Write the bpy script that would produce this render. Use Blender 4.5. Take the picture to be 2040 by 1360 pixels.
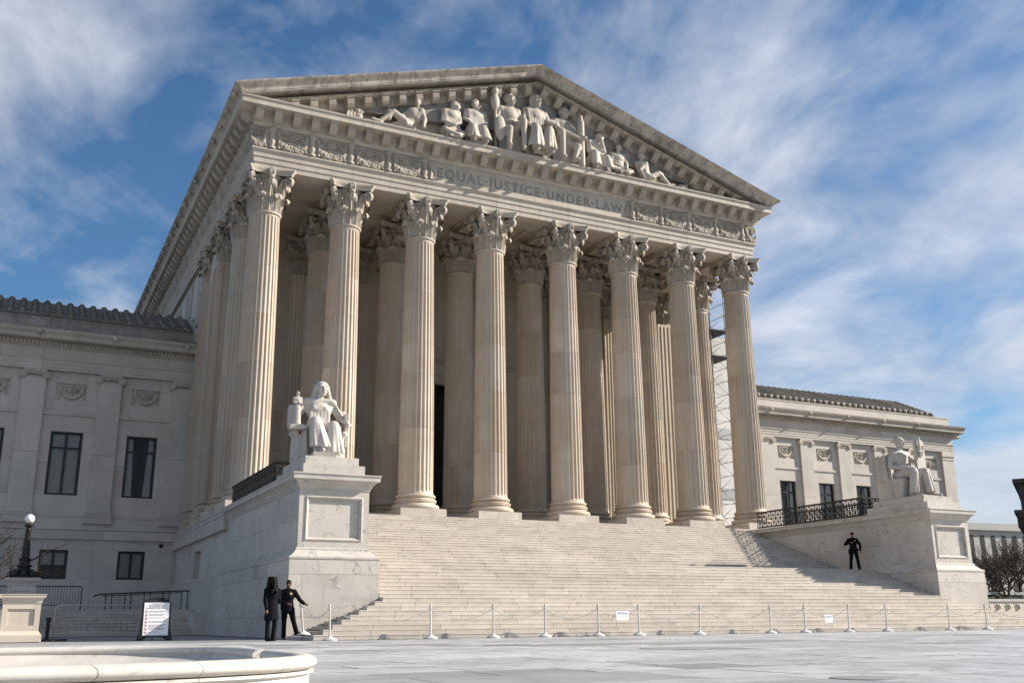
import bpy, bmesh, math, random
from mathutils import Vector, Matrix, Euler
for _o in list(bpy.data.objects): bpy.data.objects.remove(_o)
SC = bpy.context.scene; COL = SC.collection
R = math.radians; pi = math.pi
random.seed(7)
# ------------------------------------------------------------------ camera
CAM = Vector((-25.066, -48.190, 0.5183)); YAW, PITCH, ROLL, FPX = -0.46323, 0.27212, -0.008368, 1989.67
_f = Vector((-math.sin(YAW)*math.cos(PITCH), math.cos(YAW)*math.cos(PITCH), math.sin(PITCH)))
_r0 = Vector((math.cos(YAW), math.sin(YAW), 0)); _u0 = _r0.cross(_f)
_r = _r0*math.cos(ROLL) + _u0*math.sin(ROLL); _u = -_r0*math.sin(ROLL) + _u0*math.cos(ROLL)
cd = bpy.data.cameras.new('camera'); cam = bpy.data.objects.new('camera', cd); COL.objects.link(cam)
cam.matrix_world = Matrix(((_r.x, _u.x, -_f.x, CAM.x), (_r.y, _u.y, -_f.y, CAM.y), (_r.z, _u.z, -_f.z, CAM.z), (0, 0, 0, 1)))
cd.sensor_width = 36; cd.lens = 36*FPX/2040; cd.clip_start = .1; cd.clip_end = 5000
SC.camera = cam
# ------------------------------------------------------------------ light
SUN_EL, SUN_AZ = 29.5, 72.0           # azimuth measured from the facade normal towards +x
sd = Vector((-math.sin(R(SUN_AZ))*math.cos(R(SUN_EL)), math.cos(R(SUN_AZ))*math.cos(R(SUN_EL)), -math.sin(R(SUN_EL))))
sl = bpy.data.lights.new('sun', 'SUN'); sl.energy = 5.0; sl.angle = R(.53); sl.color = (1, .915, .80)
so = bpy.data.objects.new('sun', sl); COL.objects.link(so); so.rotation_euler = sd.to_track_quat('-Z', 'Y').to_euler()
W = bpy.data.worlds.new('World'); SC.world = W; W.use_nodes = True
nt = W.node_tree; nt.nodes.clear(); N = nt.nodes.new; L = nt.links.new
def vmath(t, op, a=None, b=None):
    n = t.nodes.new('ShaderNodeMath'); n.operation = op
    for i, v in enumerate((a, b)):
        if v is None: continue
        if isinstance(v, (int, float)): n.inputs[i].default_value = v
        else: t.links.new(v, n.inputs[i])
    return n.outputs[0]
def maprange(t, v, a, b, c, d):
    n = t.nodes.new('ShaderNodeMapRange'); n.clamp = True
    for i, x in enumerate((a, b, c, d)): n.inputs[i+1].default_value = x
    t.links.new(v, n.inputs[0]); return n.outputs[0]
def mixcol(t, fac, a, b, mode='MIX'):
    n = t.nodes.new('ShaderNodeMix'); n.data_type = 'RGBA'; n.blend_type = mode
    for i, v in ((0, fac), (6, a), (7, b)):
        if isinstance(v, (int, float)): n.inputs[i].default_value = v
        elif isinstance(v, tuple): n.inputs[i].default_value = (*v, 1) if len(v) == 3 else v
        else: t.links.new(v, n.inputs[i])
    return n.outputs[2]
def noise(t, vec, scale, detail=4, rough=.55, dist=0):
    n = t.nodes.new('ShaderNodeTexNoise'); n.inputs['Scale'].default_value = scale; n.inputs['Detail'].default_value = detail
    n.inputs['Roughness'].default_value = rough; n.inputs['Distortion'].default_value = dist
    if vec is not None: t.links.new(vec, n.inputs['Vector'])
    return n.outputs['Fac']
def mapping(t, vec, loc=(0, 0, 0), rot=(0, 0, 0), sc=(1, 1, 1)):
    n = t.nodes.new('ShaderNodeMapping'); n.inputs[1].default_value = loc; n.inputs[2].default_value = rot; n.inputs[3].default_value = sc
    t.links.new(vec, n.inputs[0]); return n.outputs[0]
sky = N('ShaderNodeTexSky'); sky.sky_type = 'NISHITA'; sky.sun_disc = False
sky.sun_elevation = R(SUN_EL); sky.sun_rotation = math.atan2(-sd.x, -sd.y); sky.air_density = 1.0; sky.dust_density = .35; sky.ozone_density = 2.2
tc = N('ShaderNodeTexCoord'); sep = N('ShaderNodeSeparateXYZ'); L(tc.outputs['Generated'], sep.inputs[0])
den = vmath(nt, 'ADD', vmath(nt, 'MAXIMUM', sep.outputs[2], 0), .22)
cmb = N('ShaderNodeCombineXYZ'); L(vmath(nt, 'DIVIDE', sep.outputs[0], den), cmb.inputs[0]); L(vmath(nt, 'DIVIDE', sep.outputs[1], den), cmb.inputs[1])
cv = mapping(nt, cmb.outputs[0], loc=(1.65, .35, 0), rot=(0, 0, R(-38)), sc=(1.0, .78, 1))
n1 = noise(nt, cv, 1.15, 6, .55, .35); n2 = noise(nt, cv, 3.8, 8, .60, .35)
cl = vmath(nt, 'ADD', vmath(nt, 'MULTIPLY', n1, .68), vmath(nt, 'MULTIPLY', n2, .32))
low = maprange(nt, sep.outputs[2], .0, .42, .13, 0)
mask = maprange(nt, vmath(nt, 'ADD', cl, low), .45, .615, 0, .86)
shade = maprange(nt, n2, .3, .7, .78, 1.05)
ccol = mixcol(nt, 1.0, (7.0, 7.4, 8.3), (1, 1, 1), 'MULTIPLY')
cm2 = N('ShaderNodeVectorMath'); cm2.operation = 'SCALE'; L(ccol, cm2.inputs[0]); L(shade, cm2.inputs['Scale'])
skyc = mixcol(nt, 1.0, sky.outputs[0], (.68, .98, 1.18), 'MULTIPLY')
bg = N('ShaderNodeBackground'); L(mixcol(nt, mask, skyc, cm2.outputs[0]), bg.inputs[0]); bg.inputs[1].default_value = .057
ow = N('ShaderNodeOutputWorld'); L(bg.outputs[0], ow.inputs[0])
SC.view_settings.view_transform = 'Standard'; SC.view_settings.look = 'None'; SC.view_settings.exposure = 0.86; SC.view_settings.gamma = 1
SC.render.engine = 'CYCLES'; SC.cycles.max_bounces = 8; SC.cycles.diffuse_bounces = 6
SC.render.resolution_x = 1024; SC.render.resolution_y = 682

# ------------------------------------------------------------------ helpers
def mat(name, col, rough=.6, metal=0, spec=.4, vary=.0, nscale=0, ncol=None, bump=0, bscale=30, emis=None):
    m = bpy.data.materials.new(name); m.use_nodes = True; t = m.node_tree; b = t.nodes['Principled BSDF']
    b.inputs['Roughness'].default_value = rough; b.inputs['Metallic'].default_value = metal; b.inputs['Specular IOR Level'].default_value = spec
    g = t.nodes.new('ShaderNodeNewGeometry').outputs['Position']
    c = (*col, 1)
    b.inputs['Base Color'].default_value = c
    out = None
    if nscale: out = mixcol(t, maprange(t, noise(t, g, nscale, 5), .35, .65, 0, 1), col, ncol or tuple(x*.7 for x in col))
    if vary:
        oi = t.nodes.new('ShaderNodeObjectInfo'); v = maprange(t, oi.outputs['Random'], 0, 1, 1-vary, 1+vary)
        k = t.nodes.new('ShaderNodeVectorMath'); k.operation = 'SCALE'; t.links.new(v, k.inputs['Scale'])
        if out is None: k.inputs[0].default_value = col
        else: t.links.new(out, k.inputs[0])
        out = k.outputs[0]
    if out is not None: t.links.new(out, b.inputs['Base Color'])
    if bump:
        bn = t.nodes.new('ShaderNodeBump'); bn.inputs['Strength'].default_value = bump; bn.inputs['Distance'].default_value = .02
        t.links.new(noise(t, g, bscale, 4), bn.inputs['Height']); t.links.new(bn.outputs[0], b.inputs['Normal'])
    if emis: b.inputs['Emission Color'].default_value = (*emis, 1); b.inputs['Emission Strength'].default_value = 1
    return m
def marble(name, a, b2, tan=None, tanamt=0, vein=.35, streak=.35, dirt=(.16, .15, .13), vary=.06, grime=0, bump=.15, veinscale=.9, rough=.62, speck=.3, spsc=46, warm=None):
    """a/b2: two tones; tan: warm stain in vertical streaks; streak: grey rain streaks; grime: blotches"""
    AF = .88; WT = warm or (1.03, .985, .94); a = tuple(x*AF*w for x, w in zip(a, WT)); b2 = tuple(x*AF*w for x, w in zip(b2, WT)); tan = tuple(x*AF for x in tan) if tan else None
    m = bpy.data.materials.new(name); m.use_nodes = True; t = m.node_tree; p = t.nodes['Principled BSDF']
    p.inputs['Roughness'].default_value = rough; p.inputs['Specular IOR Level'].default_value = .3
    g = t.nodes.new('ShaderNodeNewGeometry').outputs['Position']
    oi = t.nodes.new('ShaderNodeObjectInfo'); off = t.nodes.new('ShaderNodeVectorMath'); off.operation = 'ADD'
    sc = t.nodes.new('ShaderNodeVectorMath'); sc.operation = 'SCALE'; sc.inputs[0].default_value = (9.1, 7.7, 5.3); t.links.new(oi.outputs['Random'], sc.inputs['Scale'])
    t.links.new(g, off.inputs[0]); t.links.new(sc.outputs[0], off.inputs[1]); q = off.outputs[0]
    c = mixcol(t, maprange(t, noise(t, q, .55, 6, .6), .34, .66, 0, 1), a, b2)
    if tan:
        s = noise(t, mapping(t, q, sc=(1.5, 1.5, .07)), 1, 4, .55); s2 = noise(t, mapping(t, q, sc=(7, 7, .22)), 1, 4, .6)
        k = vmath(t, 'ADD', vmath(t, 'MULTIPLY', s, .65), vmath(t, 'MULTIPLY', s2, .35))
        c = mixcol(t, maprange(t, k, .40, .64, 0, tanamt), c, tan)
    if vein:
        w = t.nodes.new('ShaderNodeTexNoise'); w.inputs['Scale'].default_value = veinscale; w.inputs['Detail'].default_value = 6; w.inputs['Distortion'].default_value = 1.6
        t.links.new(mapping(t, q, rot=(.5, .4, .3), sc=(1, 1, 2.1)), w.inputs['Vector'])
        r = vmath(t, 'ABSOLUTE', vmath(t, 'SUBTRACT', w.outputs['Fac'], .5))
        fine = maprange(t, noise(t, q, 1.7, 3), .45, .62, 0, 1)
        c = mixcol(t, vmath(t, 'MULTIPLY', maprange(t, r, 0, .022, vein, 0), fine), c, (.17, .17, .165))
    if streak:
        s = noise(t, mapping(t, q, sc=(5, 5, .28)), 1, 6, .65)
        c = mixcol(t, maprange(t, s, .52, .8, 0, streak), c, dirt)
    if grime:
        s = noise(t, mapping(t, q, sc=(1.6, 1.6, .7)), 1, 7, .7, .4)
        c = mixcol(t, maprange(t, s, .47, .66, 0, grime), c, (.085, .082, .075))
    sp = noise(t, g, spsc, 3, .7); c = mixcol(t, maprange(t, sp, .52 if speck > .5 else .60, .72, 0, speck), c, (.20, .185, .165))
    v = t.nodes.new('ShaderNodeVectorMath'); v.operation = 'SCALE'; t.links.new(c, v.inputs[0])
    t.links.new(maprange(t, oi.outputs['Random'], 0, 1, 1-vary, 1+vary), v.inputs['Scale'])
    t.links.new(v.outputs[0], p.inputs['Base Color'])
    bn = t.nodes.new('ShaderNodeBump'); bn.inputs['Strength'].default_value = bump; bn.inputs['Distance'].default_value = .03
    t.links.new(noise(t, g, 14, 6, .7), bn.inputs['Height']); t.links.new(bn.outputs[0], p.inputs['Normal'])
    return m
M = {}
M['marble'] = marble('marble', (.60, .575, .53), (.50, .475, .435), streak=.22, vein=.30)
M['trim'] = marble('marble_trim', (.58, .55, .50), (.46, .43, .385), tan=(.42, .35, .26), tanamt=.35, streak=.5, vein=.15)
M['carved'] = marble('marble_carved', (.56, .525, .475), (.42, .385, .335), tan=(.36, .30, .22), tanamt=.3, streak=.4, vein=0, bump=.9, speck=.7, spsc=13)
M['rake'] = marble('marble_weathered', (.57, .54, .49), (.45, .42, .38), streak=.95, dirt=(.07, .066, .058), vein=.1, grime=.6)
M['column'] = marble('marble_column', (.585, .545, .485), (.49, .44, .375), tan=(.46, .335, .215), tanamt=.66, streak=.30, dirt=(.28, .25, .21), vein=.18, vary=.11)
M['wing'] = marble('marble_wing', (.57, .55, .515), (.47, .45, .42), streak=.25, vein=.22)
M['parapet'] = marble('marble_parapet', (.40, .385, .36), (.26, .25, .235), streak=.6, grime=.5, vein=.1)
M['pedestal'] = marble('marble_pedestal', (.64, .625, .60), (.53, .51, .475), streak=.28, vein=.65, veinscale=.62, grime=.12)
M['statue'] = marble('marble_statue', (.62, .60, .57), (.50, .475, .44), streak=.5, vein=.15, bump=.3, grime=.15)
M['pedfig'] = marble('marble_pediment', (.53, .50, .455), (.42, .39, .345), streak=.4, vein=0, bump=.25)
M['step'] = marble('marble_step', (.615, .59, .55), (.535, .505, .465), tan=(.53, .455, .37), tanamt=.3, streak=0, vein=.2, vary=.11, grime=.22)
M['inside'] = marble('marble_inside', (.60, .55, .47), (.50, .455, .385), tan=(.46, .36, .245), tanamt=.4, streak=.3, vein=.1)
M['slab'] = marble('paving_marble', (.56, .565, .57), (.45, .455, .465), streak=0, vein=.85, vary=.15, grime=.42, warm=(1, 1, 1), bump=.05, rough=.5, veinscale=.8)
M['slab_dark'] = marble('paving_grey', (.37, .375, .38), (.29, .295, .30), streak=0, vein=.5, vary=.15, grime=.3, warm=(1, 1, 1), bump=.05, rough=.5)
M['basin'] = marble('basin_marble', (.74, .715, .675), (.66, .63, .58), tan=(.60, .52, .43), tanamt=.35, streak=.1, vein=.4, bump=.06, rough=.5, grime=.12, warm=(1, .99, .97))
M['block'] = marble('warm_marble', (.68, .63, .57), (.60, .55, .485), tan=(.57, .47, .37), tanamt=.3, streak=.1, vein=.15)
M['tile'] = mat('roof_tile', (.16, .145, .12), .85, nscale=3, ncol=(.24, .215, .175), vary=.25, bump=.3)
M['iron'] = mat('black_iron', (.012, .012, .012), .45)
M['frame'] = mat('window_frame', (.012, .012, .012), .4)
M['blind'] = mat('window_blind', (.60, .585, .55), .7)
M['curtain'] = mat('curtain', (.5, .5, .5), .8)
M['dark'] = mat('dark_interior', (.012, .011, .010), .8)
M['white'] = mat('white_paint', (.64, .62, .575), .5, nscale=5, ncol=(.5, .48, .44), vary=.08)
M['globe'] = mat('milk_glass', (.82, .82, .82), .25)
M['galv'] = mat('galvanised_steel', (.34, .34, .33), .4, metal=.7, vary=.1)
M['steel_dark'] = mat('scaffold_steel', (.18, .18, .185), .5, metal=.3)
M['black_plastic'] = mat('black_plastic', (.014, .014, .015), .5)
M['navy'] = mat('navy_cloth', (.0075, .0075, .011), .85, spec=.08)
M['blackcloth'] = mat('black_cloth', (.006, .006, .007), .85, spec=.08)
M['greycloth'] = mat('charcoal_cloth', (.016, .016, .017), .9, nscale=14, ncol=(.009, .009, .010), spec=.08)
M['hair'] = mat('black_hair', (.006, .005, .005), .6, spec=.08)
M['skin'] = mat('skin', (.105, .05, .033), .5)
M['skin2'] = mat('skin_light', (.30, .16, .105), .5)
M['badge'] = mat('gold_badge', (.75, .62, .25), .3, metal=.3)
M['glove'] = mat('olive_glove', (.17, .16, .03), .7)
M['shoe'] = mat('black_shoe', (.006, .006, .006), .3, spec=.08)
M['sheet'] = mat('pale_sheeting', (.62, .60, .58), .8, nscale=.5, ncol=(.5, .49, .475))
M['limestone'] = mat('limestone', (.50, .48, .45), .8, nscale=.3, ncol=(.44, .42, .39))
M['darkstone'] = mat('dark_stone', (.045, .047, .05), .8, nscale=.5, ncol=(.03, .031, .034))
M['bark'] = mat('bark', (.055, .043, .036), .9, nscale=8, ncol=(.03, .024, .021))
M['hedge'] = mat('hedge_leaf', (.035, .05, .022), .7, nscale=6, ncol=(.02, .03, .014))
M['panel'] = mat('sign_white', (.80, .80, .82), .5)
M['ink'] = mat('sign_ink', (.05, .05, .06), .7)
M['red'] = mat('sign_red', (.55, .05, .06), .6)
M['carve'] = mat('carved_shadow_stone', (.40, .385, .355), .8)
M['label_blue'] = mat('sign_grey_blue', (.36, .40, .48), .5)
M['asphalt'] = mat('far_ground', (.16, .16, .15), .9, nscale=.2, ncol=(.12, .12, .115))
def glassmat():
    m = bpy.data.materials.new('window_glass'); m.use_nodes = True; t = m.node_tree; o = t.nodes['Material Output']
    tr = t.nodes.new('ShaderNodeBsdfTransparent'); gl = t.nodes.new('ShaderNodeBsdfGlossy'); gl.inputs['Roughness'].default_value = .03
    tr.inputs[0].default_value = (.88, .89, .88, 1)
    fr = t.nodes.new('ShaderNodeFresnel'); fr.inputs[0].default_value = 1.28; mx = t.nodes.new('ShaderNodeMixShader')
    t.links.new(fr.outputs[0], mx.inputs[0]); t.links.new(tr.outputs[0], mx.inputs[1]); t.links.new(gl.outputs[0], mx.inputs[2]); t.links.new(mx.outputs[0], o.inputs[0])
    return m
M['glass'] = glassmat()

class MB:
    def __init__(s): s.v = []; s.f = []
    def add(s, v, f, mtx=None):
        k = len(s.v); s.v += [tuple(mtx @ Vector(p)) if mtx else tuple(p) for p in v]; s.f += [tuple(i+k for i in q) for q in f]; return s
    def box(s, x0, x1, y0, y1, z0, z1, mtx=None):
        x0, x1 = min(x0, x1), max(x0, x1)
        v = [(x, y, z) for z in (z0, z1) for y in (y0, y1) for x in (x0, x1)]
        return s.add(v, [(0, 2, 3, 1), (4, 5, 7, 6), (0, 1, 5, 4), (2, 6, 7, 3), (0, 4, 6, 2), (1, 3, 7, 5)], mtx)
    def taper(s, c, w0, d0, w1, d1, z0, z1):
        v = [(c[0]+a*w/2, c[1]+b*d/2, z) for z, w, d in ((z0, w0, d0), (z1, w1, d1)) for b in (-1, 1) for a in (-1, 1)]
        return s.add(v, [(0, 2, 3, 1), (4, 5, 7, 6), (0, 1, 5, 4), (2, 6, 7, 3), (0, 4, 6, 2), (1, 3, 7, 5)])
    def lathe(s, prof, seg=24, mtx=None, cap=True):
        n = len(prof); v = []; f = []
        for r, z in prof: v += [(r*math.cos(2*pi*i/seg), r*math.sin(2*pi*i/seg), z) for i in range(seg)]
        for j in range(n-1):
            for i in range(seg): a, b = j*seg+i, j*seg+(i+1) % seg; f.append((a, b, b+seg, a+seg))
        if cap: f.append(tuple(range(seg))[::-1]); f.append(tuple((n-1)*seg+i for i in range(seg)))
        return s.add(v, f, mtx)
    def tube(s, pts, r, seg=6, r1=None, cap=True):
        pts = [Vector(p) for p in pts]; n = len(pts); v = []; f = []
        up = Vector((0, 0, 1)); prev = None
        for i, p in enumerate(pts):
            d = ((pts[min(i+1, n-1)]-pts[max(i-1, 0)])).normalized()
            a = prev if prev is not None else (d.cross(up) if abs(d.z) < .95 else d.cross(Vector((1, 0, 0))))
            a = (a - d*a.dot(d)).normalized(); b = d.cross(a); prev = a
            rr = (r[i] if isinstance(r, (list, tuple)) else (r+(r1-r)*i/(n-1) if r1 is not None else r))
            v += [tuple(p+a*rr*math.cos(2*pi*k/seg)+b*rr*math.sin(2*pi*k/seg)) for k in range(seg)]
        for j in range(n-1):
            for i in range(seg): a, b = j*seg+i, j*seg+(i+1) % seg; f.append((a, b, b+seg, a+seg))
        if cap: f.append(tuple(range(seg))[::-1]); f.append(tuple((n-1)*seg+i for i in range(seg)))
        return s.add(v, f)
    def loft(s, rows, close=False):
        """rows: equal length point lists"""
        m = len(rows[0]); v = [tuple(p) for r in rows for p in r]; f = []
        for j in range(len(rows)-1):
            for i in range(m if close else m-1): a, b = j*m+i, j*m+(i+1) % m; f.append((a, b, b+m, a+m))
        return s.add(v, f)
    def cap_(s, p0, p1, r0, r1, seg=10):
        p0, p1 = Vector(p0), Vector(p1); d = p1-p0; l = max(d.length, 1e-5); q = d.to_track_quat('Z', 'Y').to_matrix().to_4x4(); q.translation = p0
        pr = [(max(r0*math.cos(t), .001), r0*math.sin(t)) for t in (-1.35, -.9, -.45, 0)]+[(max(r1*math.cos(t), .001), l+r1*math.sin(t)) for t in (0, .45, .9, 1.35)]
        return s.lathe(pr, seg, q)
    def ell(s, c, r, rot=(0, 0, 0), seg=14, rings=9):
        q = Matrix.Translation(c) @ Euler(rot).to_matrix().to_4x4() @ Matrix.Diagonal((r[0], r[1], r[2], 1))
        pr = [(max(math.cos(t), .02), math.sin(t)) for t in [-pi/2*.97+pi*.97*i/(rings-1) for i in range(rings)]]
        return s.lathe(pr, seg, q)
    def mesh(s, name, m=None, smooth=False, angle=None):
        me = bpy.data.meshes.new(name); me.from_pydata(s.v, [], s.f); me.update()
        if m: me.materials.append(M[m] if isinstance(m, str) else m)
        if smooth: me.shade_smooth() if angle is None else smooth_angle(me, angle)
        return me
    def build(s, name, m, parent=None, smooth=False, angle=None, loc=None, rz=0):
        return obj(name, s.mesh(name, m, smooth, angle), parent, loc, rz)
def smooth_angle(me, ang):
    me.shade_smooth()
    bm = bmesh.new(); bm.from_mesh(me); bmesh.ops.recalc_face_normals(bm, faces=bm.faces)
    for e in bm.edges:
        if len(e.link_faces) == 2 and e.calc_face_angle(0) > R(ang): e.smooth = False
        elif len(e.link_faces) != 2: e.smooth = False
    bm.to_mesh(me); bm.free()
def fixn(o):
    bm = bmesh.new(); bm.from_mesh(o.data); bmesh.ops.recalc_face_normals(bm, faces=bm.faces); bm.to_mesh(o.data); bm.free(); return o
def obj(name, me, parent=None, loc=None, rz=0, rot=None, scale=None):
    o = bpy.data.objects.new(name, me); COL.objects.link(o)
    if parent is not None: o.parent = parent
    if loc is not None: o.location = loc
    if rot is not None: o.rotation_euler = rot
    elif rz: o.rotation_euler = (0, 0, rz)
    if scale is not None: o.scale = scale
    return o
def tag(o, label, cat, group=None):
    o['label'] = label; o['category'] = cat
    if group: o['group'] = group
    return o
def thing(name, label, cat, loc=(0, 0, 0), rz=0, group=None):
    o = obj(name, None, None, loc, rz); o.empty_display_size = .2; return tag(o, label, cat, group)
def copy_tree(o, parent=None):
    c = o.copy(); COL.objects.link(c); c.parent = parent
    for ch in o.children: copy_tree(ch, c)
    return c
def box(name, m, parent, x0, x1, y0, y1, z0, z1): return MB().box(x0, x1, y0, y1, z0, z1).build(name, m, parent)
def rect_sweep(prof, plan):
    """plan(o) -> list of plan points for outward offset o; prof: [(o,z)]"""
    return [[(p[0], p[1], z) for p in plan(o)] for o, z in prof]
def remesh(mb, voxel, name, m, smooth=2):
    me = mb.mesh('tmp'); o = bpy.data.objects.new('tmp', me); COL.objects.link(o)
    md = o.modifiers.new('r', 'REMESH'); md.mode = 'VOXEL'; md.voxel_size = voxel
    if smooth:
        sm = o.modifiers.new('s', 'SMOOTH'); sm.factor = .5; sm.iterations = smooth
    dg = bpy.context.evaluated_depsgraph_get(); ev = o.evaluated_get(dg)
    out = bpy.data.meshes.new_from_object(ev); out.name = name; out.materials.clear(); out.materials.append(M[m]); out.shade_smooth()
    bpy.data.objects.remove(o); bpy.data.meshes.remove(me); return out

# ================================================================== GROUND AND PLAZA
H = 5.556; X0 = 15.102; CX = [-15.102, -10.852, -6.602, -2.352, 2.352, 6.602, 10.852, 15.102]
g = MB().box(-1500, 1500, -1500, 3000, -1.0, -.06).build('ground', 'asphalt'); g['kind'] = 'structure'
plaza = MB().box(-60, 48, -75, 16, -.5, -.022).build('plaza', 'slab_dark'); plaza['kind'] = 'structure'
rs = random.Random(3)
def paving():
    n = 0; rest = MB(); y = -18.62; row = 0; cand = []
    while y > -46:
        dep = (.75, 1.25, 1.0, 1.5)[row % 4] if y < -19.5 else .62
        x = -34 + rs.uniform(-2, 0)
        while x < 34:
            w = rs.choice((1.1, 1.5, 1.9, 2.4)) if dep > .7 else rs.choice((2.6, 3.4))
            cand.append((x, x+w, y-dep, y)); x += w
        y -= dep; row += 1
    def vis(c):
        p = Vector(((c[0]+c[1])/2, (c[2]+c[3])/2, 0))-CAM; d = p.dot(_f)
        return d > 1 and -1.1 < p.dot(_r)/d*FPX/1020 < 1.15
    cand = [c for c in cand if vis(c)]
    cand.sort(key=lambda c: (Vector(((c[0]+c[1])/2, (c[2]+c[3])/2, 0))-CAM).length)
    for i, c in enumerate(cand):
        gx = .012; z1 = rs.uniform(-.003, .003)
        if i < 285:
            dark = rs.random() < .16
            box('paving_slab', 'slab_dark' if dark else 'slab', plaza, c[0]+gx, c[1]-gx, c[2]+gx, c[3]-gx, -.05, z1)
        else: rest.box(c[0]+gx, c[1]-gx, c[2]+gx, c[3]-gx, -.05, z1)
    if rest.v: rest.build('far_paving', 'slab', plaza)['kind'] = 'stuff'
paving()
def ground_at(px, py, z=0):
    d = _f+_r*((px-1020)/FPX)-_u*((py-680)/FPX); return CAM+d*((z-CAM.z)/d.z)
# round dark inlays let into the paving
for px, py, r in ((1341, 1290.5, .62), (1013, 1284, .55), (1722, 1350, .30)):
    p = ground_at(px, py)
    o = MB().lathe([(r, -.02), (r, .006), (r-.01, .008)], 36).build('paving_inlay', 'slab_dark', plaza, loc=(p.x, p.y, 0))
far = MB().box(-60, 70, 16, 60, -.3, -.01); side_t = None

# ================================================================== COURTHOUSE
CH = thing('courthouse', 'white marble courthouse with columned portico, carved pediment and two low wings', 'building')
SH0 = H+.39+.76; SH1 = 20.50; RB, RT = .90, .765
def shaft_r(z):
    t = (z-SH0)/(SH1-SH0); return RB-(RB-RT)*(t**1.6)
def drum_mesh(z0, z1, name):
    fl = 24; rows = []
    zs = [z0]
    if z0 <= SH0+.01: zs += [z0+.12, z0+.13, z0+.20, z0+.28]
    nmid = 3
    end = z1-.3 if z1 >= SH1-.01 else z1
    zs += [z0+.3+(end-z0-.3)*i/nmid for i in range(nmid+1)]
    if z1 >= SH1-.01: zs += [z1-.26, z1-.18, z1-.17, z1]
    for z in zs:
        r = shaft_r(z); row = []
        a = 1.0
        if z < SH0+.125 or z > SH1-.175: a = 0
        elif z < SH0+.135 or z > SH1-.185: a = .55
        elif z < SH0+.22 or z > SH1-.28: a = .85
        fr = .03 if z < SH0+.005 else 0
        for k in range(fl):
            th = 2*pi*k/fl
            for u, d in ((-.5, 0), (-.39, 0), (-.30, .55), (-.16, .9), (0, 1), (.16, .9), (.30, .55), (.39, 0)):
                rr = r+fr-.066*d*a; row.append((rr*math.cos(th+u*2*pi/fl), rr*math.sin(th+u*2*pi/fl), z))
        rows.append(row)
    mb = MB(); mb.loft(rows, True); n = len(rows[0])
    mb.f.append(tuple(range(n))[::-1]); mb.f.append(tuple(range(len(mb.v)-n, len(mb.v))))
    return mb.mesh(name, 'column', True, 38)
def base_mesh():
    pr = [(1.0, 0)]
    def torus(zc, rc, h): return [(rc+h*math.cos(t), zc+h*math.sin(t)) for t in [-pi/2+pi*i/8 for i in range(9)]]
    pr += torus(.13, 1.10, .125)+[(1.06, .27), (1.02, .31), (1.02, .35), (1.07, .37)]+torus(.405, 1.05, .035)+torus(.475, 1.05, .03)
    pr += [(1.0, .52), (.96, .55), (.96, .58), (1.0, .60)]+torus(.675, .965, .072)+[(.93, .76)]
    return MB().lathe(pr, 48).mesh('column_base', 'column', True, 50)
def leaf(mb, ang, z0, h, w, r0, k=1.0, serr=.02):
    path = [(0, 0), (.02, .18), (.035, .36), (.05, .54), (.075, .72), (.13, .88), (.22, .98), (.33, 1.0), (.41, .93), (.42, .82), (.36, .75)]
    wid = [.80, .86, .95, 1.02, 1.08, 1.12, 1.12, 1.06, .95, .78, .5]
    rows = []
    for i, ((dr, dz), ww) in enumerate(zip(path, wid)):
        row = []
        for j in range(9):
            u = (j-4)/4; rr = r0+.02+dr*k*h-(.10*u*u)*(.4 if i > 6 else 1)*w/.5+(serr if j % 2 == 0 else -serr)*(1 if 0 < i < 8 else .3)
            if j == 4: rr += .025
            zz = z0+dz*h-((.13 if i > 5 else .07)*h*u*u*min(.92/h, 1) if i > 4 else 0)+(.03*h*(-1 if (j % 2) else 1) if abs(u) > .6 else 0)
            a = ang+u*ww*w*.5/rr; row.append((rr*math.cos(a), rr*math.sin(a), zz))
        rows.append(row)
    mb.loft(rows)
def spiral(mb, base, dirv, cz, cr, R0, turns, tr, side, start):
    """volute: stalk from start (r,z) up to a spiral in the vertical plane of dirv"""
    pts = []
    pts += [Vector(start)]
    d = Vector((dirv[0], dirv[1], 0)).normalized(); n = Vector((-d.y, d.x, 0))*side
    c = d*cr+Vector((0, 0, cz))
    top = c+Vector((0, 0, R0))
    for t in (.25, .5, .75):
        p = Vector(start).lerp(top-d*R0*.9, t); p.z += .10*math.sin(t*pi); pts.append(p)
    m = 18
    for i in range(m+1):
        a = pi/2+.35-turns*2*pi*i/m; rr = R0*(1-.78*i/m); pts.append(c+d*rr*math.cos(a)+Vector((0, 0, rr*math.sin(a)))+n*(.02+.05*i/m))
    mb.tube(pts, [tr*.8]*3+[tr]*(len(pts)-3-9)+[tr*(1-.05*i) for i in range(9)], 6)
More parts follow.
